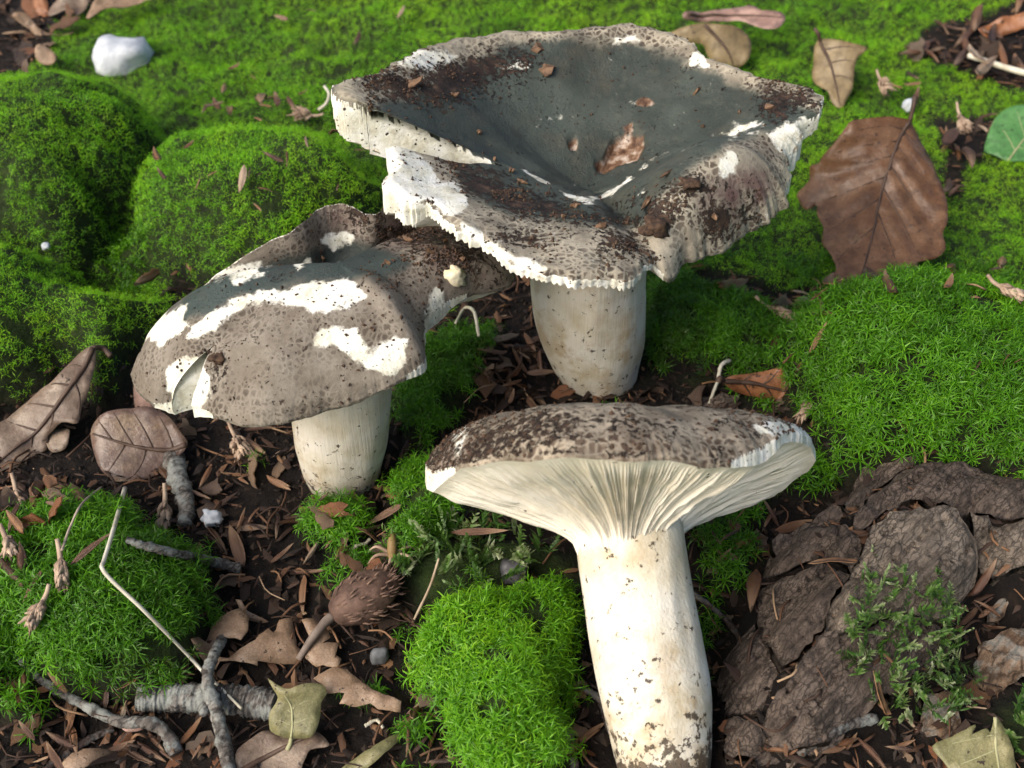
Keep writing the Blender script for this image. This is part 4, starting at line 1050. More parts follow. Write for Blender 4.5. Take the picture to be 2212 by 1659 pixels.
def leaf(label, poly, mid, lats, mat, normal, lift=.002, curl=(0, 0), wave=.0012, stalk=None, seed=0, vmat=None, ragged=.0, group="fallen leaves", name="fallen_leaf", fold=0.0, corr=.0005, vr=.00045):
    """outline, midrib and side veins as seen, laid on a leaning plane and curled; curl bends across u and v (1/m)"""
    poly = np.array(poly, float); c = poly.mean(0)
    P0 = hit(c[0], c[1]) + np.array([0, 0, lift]); u, v, n = plane_frame(normal)
    def flat(p): p = np.asarray(p, float); W = onplane(p[:, 0], p[:, 1], P0, n) - P0; return np.column_stack([W @ u, W @ v])
    sm = spline(poly, len(poly) * 3, True) if ragged == 0 else poly
    pl = jag(flat(sm), .0013, .00012 if ragged == 0 else ragged, seed)
    mids = spline(flat(mid), 24) if mid is not None else None
    latp = [spline(flat(l), 10) for l in (lats or [])]
    def lifted(q):
        x_, y_ = q[:, 0], q[:, 1]
        h = curl[0] * x_ ** 2 + curl[1] * y_ ** 2 + wave * 2.2 * fbm(x_ * 45 + seed * 3.1, y_ * 45, octaves=4)
        se = np.maximum(sdf(pl, x_, y_), 0); h = h + .0045 * np.exp(-se / .0045) * fbm(x_ * 70 + seed, y_ * 70 + 3, octaves=2)
        if mids is not None:
            dm = pathdist([tuple(a) for a in mids], x_, y_); h = h + fold * dm
            dl = np.full(len(x_), 1.0)
            for l in latp: dl = np.minimum(dl, pathdist([tuple(a) for a in l[::2]], x_, y_))
            if latp: h = h - corr * np.exp(-(dl / .0022) ** 2) + corr * .6
        return P0 + x_[:, None] * u + y_[:, None] * v + h[:, None] * n
    V2, F = cdt(pl, .0019)
    T = lifted(V2)
    # keep it above the ground it lies on
    T[:, 2] = np.maximum(T[:, 2], ground_z(T[:, 0], T[:, 1]) + .0006)
    Bm = T - n * .0003
    nb, nt = len(pl), len(T); k = np.arange(nb); k2 = (k + 1) % nb
    a, b_, c_ = T[F[0][0]], T[F[0][1]], T[F[0][2]]
    if np.cross(b_ - a, c_ - a) @ n < 0: F = F[:, ::-1]
    rim = np.stack([k, k2, k2 + nt, k + nt], -1)
    base = stalk[0] if stalk else (mid[0] if mid is not None else c)
    t = thing(name, P0, label, "leaf", group)
    obj("blade", make_mesh("blade", np.vstack([T, Bm]), [rim, np.vstack([F, F[:, ::-1] + nt])]), mat, t)
    if mid is not None:
        parts = []
        m3 = lifted(mids); m3[:, 2] = np.maximum(m3[:, 2], ground_z(m3[:, 0], m3[:, 1]) + .0008)
        mr = obj("midrib", make_mesh("midrib", *tube(m3, np.linspace(vr * 1.9, vr * .6, len(m3)), 6)), vmat or vein_mat, t)
        for l in latp:
            l3 = lifted(l); l3[:, 2] = np.maximum(l3[:, 2], ground_z(l3[:, 0], l3[:, 1]) + .0008)
            obj("vein", make_mesh("vein", *tube(l3, np.linspace(vr * .85, vr * .3, len(l3)), 5)), vmat or vein_mat, mr)
    if stalk:
        w = onplane(np.array(stalk, float)[:, 0], np.array(stalk, float)[:, 1], P0, n)
        if mid is not None: w[0] = m3[0]
        w = spline(w, 14)
        obj("stalk", make_mesh("stalk", *tube(w, np.linspace(max(vr * 1.6, .0004), max(vr * 2, .0006), 14), 7)), vmat or vein_mat, t)
    return t

def cm3(pts): return [(1358.6 + .3858 * a, .3858 * b) for a, b in pts]
def cm4(pts): return [(.3858 * a, 512 + .3858 * b) for a, b in pts]
def cm6(pts): return [(1358.6 + .3858 * a, 512 + .3858 * b) for a, b in pts]
def cb1(pts): return [(.3858 * a, 1019 + .3858 * b) for a, b in pts]
def cb3(pts): return [(1358.6 + .3858 * a, 1019 + .3858 * b) for a, b in pts]
def cm1(pts): return [(.3858 * a, .3858 * b) for a, b in pts]

leaf("large smooth brown beech leaf leaning on moss beside the tall mushroom", cm3([(1580, 665), (1620, 720), (1660, 800), (1700, 880), (1722, 960), (1750, 1080), (1755, 1200), (1738, 1270), (1702, 1330), (1700, 1420), (1650, 1470), (1590, 1490), (1535, 1500), (1530, 1545), (1490, 1590), (1420, 1580), (1330, 1600), (1290, 1655), (1200, 1665), (1110, 1640), (1062, 1590), (1100, 1540), (1085, 1450), (1050, 1380), (1070, 1290), (1050, 1200), (1062, 1140), (1000, 1170), (970, 1110), (962, 1060), (1028, 990), (1032, 910), (1075, 900), (1095, 860), (1150, 800), (1200, 730), (1240, 685), (1330, 668), (1440, 655), (1530, 660)]),
     cm3([(1580, 672), (1535, 740), (1490, 830), (1450, 940), (1410, 1050), (1370, 1180), (1320, 1340), (1260, 1500), (1200, 1630)]),
     [cm3(l) for l in ([(1545, 715), (1440, 705), (1280, 735)], [(1505, 790), (1350, 810), (1170, 850)], [(1470, 880), (1300, 920), (1110, 990)], [(1425, 1000), (1240, 1070), (1000, 1150)], [(1380, 1130), (1240, 1220), (1080, 1320)], [(1330, 1300), (1230, 1380), (1110, 1490)],
      [(1550, 735), (1620, 800), (1690, 900)], [(1500, 815), (1600, 960), (1735, 1120)], [(1455, 930), (1560, 1120), (1690, 1350)], [(1410, 1060), (1490, 1250), (1560, 1470)], [(1365, 1200), (1410, 1380), (1440, 1570)])],
     brown, [-.12, -.85, .75], .034, (-12, 8), .0022, cm3([(1580, 670), (1592, 600), (1602, 540)]), 1, corr=.0016)
leaf("long grey brown folded beech leaf with dark stalk at the moss edge", cm4([(530, 620), (540, 700), (520, 800), (500, 880), (460, 960), (440, 1050), (350, 1040), (290, 1085), (262, 1110), (255, 1180), (200, 1230), (100, 1300), (50, 1340), (0, 1400), (-150, 1460), (-200, 1300), (-160, 1100), (0, 1005), (100, 930), (220, 850), (300, 810), (380, 720), (450, 650)]),
     cm4([(525, 630), (450, 780), (350, 910), (220, 1060), (60, 1180), (-120, 1330)]),
     [cm4(l) for l in ([(470, 740), (420, 720), (390, 725)], [(400, 845), (330, 830), (290, 830)], [(310, 955), (220, 930), (150, 915)], [(200, 1075), (100, 1040), (20, 1010)], [(420, 820), (450, 900), (440, 1010)], [(300, 970), (290, 1030), (270, 1090)], [(170, 1095), (160, 1170), (150, 1250)])],
     greyb, [.25, -.55, .8], .018, (4, -7), .0016, cm4([(525, 628), (575, 622), (622, 668)]), 2, fold=-.25)
leaf("rounded purple brown beech leaf lying below the bulging cap", cm4([(560, 1000), (640, 975), (740, 960), (820, 950), (900, 975), (960, 1020), (1000, 1080), (1045, 1140), (1030, 1190), (980, 1230), (900, 1300), (850, 1350), (760, 1395), (690, 1395), (620, 1360), (560, 1300), (520, 1220), (495, 1120), (510, 1050)]),
     cm4([(1040, 1160), (940, 1185), (820, 1180), (680, 1150), (510, 1095)]),
     [cm4(l) for l in ([(960, 1175), (930, 1080), (880, 985)], [(850, 1180), (800, 1070), (740, 970)], [(740, 1165), (690, 1080), (640, 985)], [(620, 1130), (580, 1070), (545, 1020)], [(930, 1190), (900, 1250), (850, 1340)], [(810, 1185), (780, 1270), (700, 1390)], [(690, 1160), (650, 1230), (590, 1320)])],
     purpb, [.1, -.55, .85], .013, (-6, -4), .0012, None, 3, corr=.0007)
leaf("olive brown leaf half hidden behind the tall mushroom's rim", cm3([(200, 190), (320, 150), (420, 130), (520, 140), (610, 145), (680, 200), (685, 290), (640, 365), (560, 380), (490, 360), (440, 300), (420, 250), (360, 240), (240, 230)]), cm3([(420, 140), (500, 220), (560, 300), (590, 370)]), None, oliveb, [-.1, -.9, .7], .022, (-8, 0), .001, None, 4)
leaf("narrow curled pinkish leaf on the moss behind the tall cap", cm3([(300, 90), (420, 75), (480, 65), (600, 45), (680, 45), (720, 85), (820, 105), (838, 150), (790, 210), (720, 215), (650, 175), (600, 140), (480, 130), (380, 130), (290, 130)]), cm3([(310, 105), (480, 95), (650, 110), (820, 140)]), None, pinkb, [.1, -.8, .8], .024, (4, 8), .002, None, 5)
leaf("olive brown creased leaf standing on moss behind the large leaf", cm3([(1060, 215), (1180, 225), (1325, 260), (1320, 290), (1270, 340), (1255, 460), (1240, 520), (1210, 570), (1180, 625), (1130, 590), (1110, 520), (1060, 480), (1030, 430), (1038, 330)]), cm3([(1075, 225), (1120, 330), (1150, 450), (1175, 610)]),
     [cm3(l) for l in ([(1095, 270), (1200, 260), (1310, 270)], [(1125, 350), (1200, 340), (1265, 350)], [(1145, 430), (1200, 430), (1250, 460)])], oliveb, [-.2, -.85, .7], .022, (-10, 3), .0014, cm3([(1075, 222), (1060, 190), (1040, 160)]), 6)
leaf("fresh green leaf with pale veins on the right moss", cm3([(1995, 830), (2030, 700), (2080, 625), (2160, 583), (2260, 575), (2400, 620), (2430, 760), (2380, 880), (2212, 905), (2120, 905), (2065, 880)]), cm3([(2120, 905), (2180, 820), (2260, 720), (2360, 640)]), [cm3(l) for l in ([(2165, 840), (2120, 760), (2090, 700)], [(2225, 765), (2200, 690), (2180, 620)], [(2180, 820), (2260, 830), (2340, 840)], [(2250, 735), (2320, 740), (2390, 740)])], green, [-.2, -.5, .9], .014, (-6, 0), .001, None, 7, pale_vein, vr=.00025)
leaf("curled rust brown leaf on dark soil behind the toppled cap", cm6([(540, 800), (600, 772), (700, 762), (800, 745), (870, 728), (900, 780), (950, 825), (1010, 858), (1052, 885), (1030, 915), (930, 942), (850, 922), (760, 900), (640, 870), (580, 840)]), cm6([(545, 805), (700, 815), (860, 850), (1045, 890)]), [cm6(l) for l in ([(640, 812), (680, 790), (720, 762)], [(760, 828), (810, 800), (850, 750)], [(880, 855), (920, 840), (950, 828)], [(660, 815), (690, 850), (720, 890)], [(780, 832), (820, 870), (850, 920)], [(900, 860), (930, 890), (950, 938)])], rustm, [.05, -.8, .75], .012, (0, -30), .0014, cm6([(545, 805), (510, 790), (500, 815)]), 8, corr=.0007)
leaf("torn tan lobed leaf with a missing middle on the litter", cb1([(1300, 780), (1345, 765), (1395, 820), (1390, 900), (1352, 952), (1255, 930), (1240, 1000), (1225, 1035), (1285, 1050), (1350, 1000), (1430, 940), (1500, 870), (1530, 895), (1560, 820), (1630, 800), (1640, 880), (1650, 950), (1685, 990), (1670, 1040), (1560, 1052), (1440, 1060), (1442, 1088), (1330, 1072), (1230, 1062), (1205, 1102), (1130, 1080), (1098, 1040), (1120, 1000), (1150, 960), (1180, 880), (1230, 820)]), None, None, tan, [0, -.25, 1], .005, (-8, 0), .0015, None, 9, ragged=.0002)
leaf("narrow orange curled leaf strip over the torn tan leaf", cb1([(1305, 705), (1340, 710), (1370, 770), (1430, 800), (1490, 830), (1440, 838), (1370, 822), (1330, 780)]), None, None, tan, [0, -.5, .9], .009, (0, -30), .001, None, 10, ragged=.0002)
leaf("torn golden tan leaf scrap under the beech husk", cb1([(1690, 840), (1750, 830), (1830, 880), (1850, 930), (1800, 962), (1900, 960), (1880, 1030), (1912, 1060), (1890, 1110), (1810, 1090), (1770, 1100), (1710, 1050), (1700, 1000), (1750, 960), (1720, 900)]), None, None, tan, [.1, -.3, 1], .004, (6, -6), .0016, None, 11, ragged=.0002)
leaf("jagged golden tan leaf scrap beside the lush moss cushion", [(679, 1470), (725, 1447), (752, 1451), (779, 1474), (806, 1493), (841, 1509), (868, 1520), (866, 1541), (818, 1536), (802, 1524), (771, 1532), (737, 1528), (748, 1505), (710, 1505), (706, 1490)], None, None, tan, [0, -.3, 1], .006, (5, -8), .0016, None, 12, ragged=.0002)
leaf("small olive green leaf hanging over the lichened branch end", cb1([(1510, 1150), (1560, 1180), (1620, 1205), (1665, 1192), (1720, 1180), (1800, 1200), (1822, 1250), (1792, 1300), (1786, 1400), (1760, 1470), (1690, 1490), (1630, 1492), (1580, 1480), (1520, 1440), (1515, 1350), (1550, 1290), (1560, 1240)]), cb1([(1632, 1488), (1640, 1400), (1630, 1310), (1590, 1230), (1530, 1165)]),
     [cb1(l) for l in ([(1638, 1420), (1570, 1390), (1525, 1390)], [(1638, 1350), (1580, 1310), (1555, 1295)], [(1638, 1410), (1720, 1380), (1780, 1350)], [(1632, 1330), (1700, 1290), (1780, 1260)])], olive, [-.05, -.75, .75], .016, (-14, 6), .0016, cb1([(1632, 1488), (1625, 1520), (1610, 1556)]), 13, pale_vein, corr=.0006, vr=.00016)
leaf("dull brown flat leaf under the small olive leaf", cb1([(1330, 1560), (1420, 1480), (1500, 1450), (1600, 1480), (1700, 1480), (1760, 1460), (1840, 1530), (1830, 1560), (1740, 1570), (1700, 1640), (1640, 1720), (1350, 1720), (1320, 1640)]), cb1([(1340, 1680), (1460, 1600), (1600, 1540), (1760, 1480)]), None, greyb, [.1, -.2, 1], .004, (5, 0), .0014, None, 14)
leaf("pointed olive yellow leaf below the crusted bark chunk", cb3([(1690, 1540), (1800, 1490), (1920, 1430), (1905, 1480), (1980, 1450), (2010, 1470), (2030, 1385), (2080, 1440), (2120, 1520), (2150, 1600), (2165, 1760), (1900, 1760), (1750, 1620)]), cb3([(2030, 1390), (2040, 1500), (2060, 1620), (2080, 1750)]), [cb3(l) for l in ([(2040, 1480), (1930, 1500), (1720, 1545)], [(2050, 1560), (1930, 1610), (1800, 1660)])], olive, [-.1, -.35, 1], .006, (-5, 0), .001, None, 15, pale_vein, vr=.00024)
leaf("crumpled tan leaf at the corner of the back moss", cm1([(80, 100), (150, 78), (200, 140), (280, 185), (415, 180), (340, 205), (210, 205), (160, 160)]), None, None, tan, [0, -.7, .8], .008, (8, 0), .003, None, 16)
leaf("small pale curled leaf left of the white stone", cm1([(190, 310), (205, 255), (240, 245), (300, 290), (310, 340), (270, 355), (220, 345)]), None, None, tan, [0, -.6, .8], .008, (20, 0), .002, None, 17)
leaf("grey tan lobed leaf in the back litter", cm1([(265, 65), (330, 0), (480, -40), (505, 60), (450, 115), (390, 75), (300, 105)]), None, None, greyb, [0, -.7, .8], .010, (8, 4), .003, None, 18)
leaf("long tan leaf lying behind the moss hump", cm1([(490, 110), (560, 0), (700, -60), (900, -40), (860, 0), (700, 40), (600, 60), (530, 105)]), None, None, tan, [0, -.5, .9], .010, (4, 0), .002, None, 19)
leaf("brown leaf edge sticking out of the back litter", cm1([(180, 0), (240, -30), (270, 40), (275, 120), (230, 130), (200, 60)]), None, None, rustm, [0, -.7, .7], .008, (8, 0), .002, None, 20)
leaf("upright purple grey leaf behind the rounded beech leaf", cm4([(740, 830), (820, 820), (850, 880), (872, 1010), (820, 1030), (770, 1000), (748, 930)]), None, None, pinkb, [0, -.95, .4], .010, (-12, 0), .001, None, 21)
leaf("pale grey green strap leaf at the litter's front edge", [(735, 1659), (800, 1620), (860, 1582), (870, 1590), (840, 1625), (790, 1665), (750, 1690)], None, None, olive, [.1, -.3, 1], .004, (0, 0), .001, None, 22)
leaf("thin tan leaf flake over the bud scale heap", cb1([(360, 1640), (420, 1590), (520, 1560), (640, 1560), (560, 1610), (470, 1680), (380, 1700)]), None, None, tan, [.1, -.3, 1], .005, (0, 10), .001, None, 23, ragged=.0002)
leaf("curved pale leaf scrap beside the thick lichened branch", cb1([(670, 1410), (740, 1370), (800, 1400), (790, 1440), (700, 1450)]), None, None, pinkb, [0, -.3, 1], .003, (0, 20), .001, None, 24)
leaf("small brown leaf end between the long leaf and the rounded one", cm4([(270, 1090), (360, 1070), (400, 1100), (370, 1190), (300, 1210), (265, 1160)]), None, None, greyb, [0, -.5, .9], .005, (15, 0), .001, None, 25)
leaf("crumpled brown leaf in the litter heap on the back moss", cm3([(1930, 190), (2000, 150), (2090, 110), (2212, 100), (2212, 170), (2100, 200), (2000, 240)]), None, None, rustm, [0, -.7, .8], .008, (10, 0), .003, None, 26)

# crumpled scraps of old leaves in the soil
def frag_mesh(seed, mat):
    r = np.random.default_rng(seed); n = 11; a = np.linspace(0, 2 * np.pi, n, endpoint=False)
    rr = r.uniform(.45, 1.15, n); pl = np.column_stack([np.cos(a) * rr, np.sin(a) * rr * r.uniform(.4, .8)])
    V2, F = cdt(jag(pl, .25, .05, seed), .3)
    z = .35 * V2[:, 0] ** 2 * r.uniform(-1, 1) + .5 * V2[:, 1] ** 2 * r.uniform(-1, 1) + .15 * fbm(V2[:, 0] * 2 + seed, V2[:, 1] * 2, octaves=2)
    T = np.column_stack([V2, z])
    me = make_mesh("fragment", np.vstack([T, T - [0, 0, .045]]), np.vstack([F, F[:, ::-1] + len(T)])); me.materials.append(mat)
    return me
darkb = mat_leaf("rotten_leaf", (.022, .013, .009), (.045, .026, .017), (.085, .052, .034), .6, .05)
FRAGS = [frag_mesh(i, m_) for i, m_ in enumerate((darkb, brown, brown, greyb, darkb, rustm, purpb, rustm, tan))]
fr = np.random.default_rng(12)
def fragment(X, Y, r, label, group):
    p = hit(X, Y); dep = (p - CAMP) @ FWD; s_ = r * dep * TX * 2 / FW
    o = bpy.data.objects.new("leaf_fragment", FRAGS[int(fr.integers(len(FRAGS)))]); coll.objects.link(o)
    o.location = tuple(p + np.array([0, 0, s_ * .25])); o.rotation_euler = (fr.normal(0, .5), fr.normal(0, .5), fr.uniform(0, 6.28)); o.scale = (s_,) * 3
    tag(o, label, "leaf fragment", group)
for n_, pl, lab, grp in [(44, [(400, 900), (640, 960), (870, 1000), (850, 1120), (900, 1440), (640, 1300), (480, 1280), (400, 1080)], "crumpled old leaf scrap on the soil before the bulging mushroom", "leaf scraps before the bulging mushroom"),
        (30, [(0, 1500), (300, 1500), (520, 1560), (720, 1659), (0, 1659)], "crumpled leaf scrap among the twigs in the front litter", "leaf scraps among the front twigs"),
        (16, [(1040, 680), (1140, 690), (1180, 830), (1400, 850), (1400, 880), (1040, 900)], "old leaf scrap heaped around the tall mushroom's stem foot", "leaf scraps at the tall stem"),
        (16, [(1540, 1560), (1700, 1640), (2100, 1659), (2200, 1500), (2100, 1500), (1980, 1600), (1860, 1600)], "old leaf scrap on the soil below the bark plates", "leaf scraps below the bark"),
        (10, [(1420, 820), (1560, 830), (1750, 880), (1740, 950), (1500, 880)], "old leaf scrap behind the toppled cap's brown top", "leaf scraps behind the toppled cap"),
        (12, [(1950, 120), (2010, 60), (2212, 20), (2260, 190), (2090, 165)], "crumpled leaf scrap in the litter heap on back moss", "leaf scraps heaped on the back moss"),
        (16, [(-40, 0), (280, -20), (200, 40), (120, 80), (120, 130), (20, 165), (-40, 150)], "crumpled leaf scrap in the litter left of the white stone", "leaf scraps left of the stone"),
        (9, [(870, 1480), (960, 1520), (1000, 1659), (880, 1659)], "old leaf scrap at the lush front cushion's left foot", "leaf scraps beside the front cushion"),
        (8, [(1250, 1300), (1270, 1650), (1200, 1650), (1240, 1560)], "old leaf scrap between lush cushion and toppled stem", "leaf scraps beside the toppled stem"),
        (10, [(1500, 1150), (1640, 1060), (1660, 1200), (1560, 1400), (1500, 1300)], "old leaf scrap right of the toppled stem's neck", "leaf scraps right of the toppled stem"),
        (8, [(0, 1050), (180, 1010), (180, 1100), (0, 1180)], "old leaf scrap under the long folded leaf", "leaf scraps under the folded leaf")]:
    k_ = 0; p_ = np.array(pl, float)
    while k_ < n_:
        X_, Y_ = fr.uniform(p_[:, 0].min(), p_[:, 0].max()), fr.uniform(p_[:, 1].min(), p_[:, 1].max())
        if sdf(p_, X_, Y_) > 0: fragment(X_, Y_, fr.uniform(12, 48), lab, grp); k_ += 1

# ------------------------------------------------------------------ twigs, straw, husk
twig_grey = mat_bark("twig_lichen", (.06, .05, .045), (.14, .125, .11), (.24, .225, .2), .7, 420)
twig_dark = mat_bark("twig_dark", (.03, .02, .018), (.07, .048, .04), (.13, .1, .085), .25, 420)
straw_mat = mat_plain("straw", (.36, .33, .24), (.6, .57, .47), .4, 150, .0001)

def twig(name, label, px, r0, r1, mat, lift=0.0, sides=12, rough=.3, seed=0, cat="twig", group="fallen twigs", rings=None, knots=0):
    """px path on the ground; radii in photo px at that place"""
    P = np.array([hit(x, y) for x, y in px]); dep = (P - CAMP) @ FWD
    k = dep.mean() * TX * 2 / FW; ra, rb = r0 * k, r1 * k
    lifts = np.asarray(lift) if np.ndim(lift) else np.full(len(P), lift)
    P[:, 2] += np.linspace(ra, rb, len(P)) * .8 + lifts
    n = rings or max(24, len(px) * 12)
    Q = spline(P, n)
    Q[:, 2] = np.maximum(Q[:, 2], ground_z(Q[:, 0], Q[:, 1]) + .6 * np.linspace(ra, rb, n))
    rr = np.linspace(ra, rb, n) * (1 + .10 * vnoise(np.arange(n) * .6, np.full(n, seed * 3.3)) )
    for j in range(knots): rr = rr * (1 + .13 * np.exp(-((np.arange(n) - (j + .5) * n / knots) / 1.6) ** 2))
    t = thing(name, Q[0], label, cat, group)
    V, F = tube(Q, rr, sides, rough, seed)
    obj("bark" if name != "straw" else "stalk", make_mesh("bark", V, F), mat, t)
    return t, Q, rr

twig("twig", "slender grey twig curving down to a stubby end", [(52, 1445), (90, 1480), (150, 1520), (220, 1558), (270, 1580), (330, 1588), (365, 1602), (385, 1640)], 8, 15, twig_grey, [.004, .003, .003, .003, .003, .004, .003, .001], 12, .35, 1, knots=6)
t, Q, rr = twig("branch_piece", "thick short branch piece crusted with grey lichen", [(303, 1520), (370, 1521), (450, 1523), (530, 1528), (600, 1538)], 31, 33, twig_grey, .0, 26, .2, 2, rings=130, knots=0)
g_ = obj("branch_stub", make_mesh("branch_stub", *tube(spline(np.array([Q[65], Q[65] + [.001, -.004, .003], Q[65] + [.0015, -.0065, .0042]]), 8), [.0016, .0014, .0012, .0012, .0013, .0013, .0012, .0008], 9, .2, 4)), twig_grey, t)
twig("twig", "crooked grey twig lying across the thick lichened branch", [(488, 1405), (478, 1450), (464, 1500), (468, 1540), (485, 1595), (500, 1690)], 11, 15, twig_grey, [.004, .007, .0075, .007, .004, .002], 12, .4, 3, knots=4)
twig("twig", "ringed grey twig on the star moss beside the straw", [(278, 1178), (320, 1193), (400, 1212), (470, 1228), (524, 1243)], 7, 12, twig_grey, .0015, 12, .3, 4, knots=9)
twig("branch_piece", "short grey weathered branch stub below the rounded beech leaf", [(378, 1005), (390, 1050), (405, 1100), (402, 1142)], 24, 15, twig_grey, .0, 14, .4, 5)
twig("twig", "short grey twig bit under the toppled cap", [(975, 1122), (1015, 1108), (1056, 1095)], 11, 13, twig_grey, .0, 10, .4, 6)
twig("twig", "dark ridged twig stub tucked behind the toppled stem", [(1138, 1116), (1190, 1130), (1245, 1152)], 12, 14, twig_dark, .0, 10, .4, 7, knots=6)
twig("twig", "dark thin twig running under the bud scale heap", [(95, 1680), (150, 1640), (200, 1605), (250, 1583)], 9, 8, twig_dark, .001, 10, .3, 8)
twig("twig", "pale lichened twig below the bark plates", [(1720, 1640), (1770, 1605), (1820, 1580), (1885, 1560)], 9, 11, twig_grey, .001, 10, .5, 9, knots=8)
twig("twig", "thin dark twig bending beside the toppled stem", [(1490, 1292), (1540, 1330), (1580, 1370), (1612, 1425)], 7, 6, twig_dark, .002, 9, .3, 10)
twig("twig", "blackish twig leaning between front moss and toppled stem", [(1250, 1492), (1290, 1515), (1305, 1550), (1320, 1600)], 8, 7, twig_dark, .001, 9, .3, 11)
twig("twig", "brown twig stub in front of the toppled stem base", [(1222, 1580), (1232, 1620), (1240, 1680)], 11, 12, twig_dark, .001, 9, .4, 12)
twig("straw", "bent pale straw stalk lying over star moss and twigs", [(278, 1080), (266, 1130), (254, 1190), (240, 1250), (237, 1268), (262, 1298), (330, 1365), (420, 1452), (450, 1485), (490, 1520), (530, 1558)], 5.5, 3, straw_mat, [.004, .004, .005, .006, .006, .006, .007, .006, .006, .0055, .005], 8, .05, 13, "straw", None, 70)
twig("straw", "white straight straw across the litter heap on back moss", [(2085, 142), (2150, 165), (2240, 192)], 6, 7, straw_mat, .004, 8, .05, 14, "straw", None)
twig("stem_thread", "fine brown leaf stalk leaning left of the lush cushion", [(950, 1230), (930, 1285), (893, 1350)], 3, 3, mat_plain("thread", (.2, .14, .09), (.35, .28, .2)), [.004, .003, .001], 6, .1, 15, "stalk", None)
twig("stem_thread", "hair thin dry stalk arching to the brown tassel", [(225, 1070), (190, 1120), (165, 1170), (145, 1215)], 2.5, 3, mat_plain("thread_grey", (.25, .2, .15), (.4, .34, .27)), [.003, .005, .005, .004], 6, .1, 16, "stalk", None)
twig("stem_thread", "pale looped dry stalk in front of the tall stem", [(985, 705), (1005, 695), (1025, 705), (1035, 735)], 3.5, 4, straw_mat, [.001, .005, .005, .001], 6, .1, 17, "stalk", None)
twig("stem_thread", "pale curled stalk beside the tassel on back moss", [(690, 250), (708, 245), (714, 230), (705, 218)], 4, 3, straw_mat, [.002, .004, .005, .006], 6, .1, 18, "stalk", None)
twig("stem_thread", "knotted grey stalk beside the curled rust leaf", [(1530, 880), (1545, 850), (1552, 825), (1570, 815)], 3.5, 5, straw_mat, [.001, .004, .006, .006], 6, .3, 19, "stalk", None)
twig("stem_thread", "kinked whitish stalk bit on the dark soil", [(755, 1198), (775, 1185), (790, 1182), (800, 1172)], 4, 4, straw_mat, .001, 6, .4, 20, "stalk", None)
twig("stem_thread", "pale squiggly stalk near the strap leaf", [(790, 1580), (815, 1568), (830, 1585)], 4, 4, straw_mat, .002, 6, .4, 21, "stalk", None)

# beech husk with bristles and stalk
husk_mat = mat_plain("husk_shell", (.05, .028, .02), (.135, .08, .058), .75, 320, .0008)
A_ = hit(722, 1372) + np.array([0, 0, .004]); B_ = hit(862, 1290) + np.array([0, 0, .004])
ctr = (A_ + B_) / 2 + np.array([0, 0, .0035]); axs = nrm(B_ - A_); L_ = np.linalg.norm(B_ - A_)
su = nrm(np.cross(axs, UPZ)); sv = np.cross(su, axs)
hk = thing("beech_husk", A_, "bristly brown beech husk with long stalk on the leaf scraps", "husk")
nl, na = 26, 30
l = np.linspace(0, 1, nl); a = np.linspace(0, 2 * np.pi, na, endpoint=False)
rad_ = .0064 * np.sin(np.pi * np.clip(l * .86 + .06, 0, 1)) ** .75 * (1 - .12 * l)
rad_[0] = .0007; rad_[-1] = .0016
rr = rad_[:, None] * (1 + .08 * fbm(np.cos(a)[None] * 2, np.sin(a)[None] * 2, l[:, None] * 4, 2))
V = ctr + ((l - .5) * L_)[:, None, None] * axs + rr[..., None] * (np.cos(a)[None, :, None] * su + np.sin(a)[None, :, None] * sv)
f = grid_faces(nl, na); f = np.vstack([f, np.stack([np.arange(nl - 1) * na + na - 1, np.arange(1, nl) * na + na - 1, np.arange(1, nl) * na, np.arange(nl - 1) * na], -1)])
obj("shell", make_mesh("shell", V.reshape(-1, 3), f), husk_mat, hk)
rg = np.random.default_rng(8); br = []
for i in range(170):
    li = rg.uniform(.12, .98); ai = rg.uniform(0, 6.283); r0 = np.interp(li, l, rad_)
    o = np.cos(ai) * su + np.sin(ai) * sv; p = ctr + (li - .5) * L_ * axs + o * r0 * .97
    le = rg.uniform(.0012, .0026)
    q = np.array([p, p + o * le * .45 + axs * le * .5, p + o * le * .6 + axs * le * 1.1 + rg.normal(0, .0002, 3)])
    br.append(tube(q, [.00032, .00024, .00006], 4))
v_, f_, _ = join(br)
tag(obj("bristles", make_mesh("bristles", v_, f_), mat_plain("husk_bristle", (.06, .034, .024), (.19, .12, .085), .7), hk), kind="stuff")
S_ = hit(648, 1440) + np.array([0, 0, .003])
st = spline(np.array([ctr - axs * L_ * .48, A_ * .6 + S_ * .4 + [0, 0, .003], S_]), 14)
obj("stalk", make_mesh("stalk", *tube(st, np.linspace(.0013, .0008, 14), 8, .15, 3)), mat_plain("husk_stalk", (.1, .075, .06), (.2, .16, .13), .7), hk)

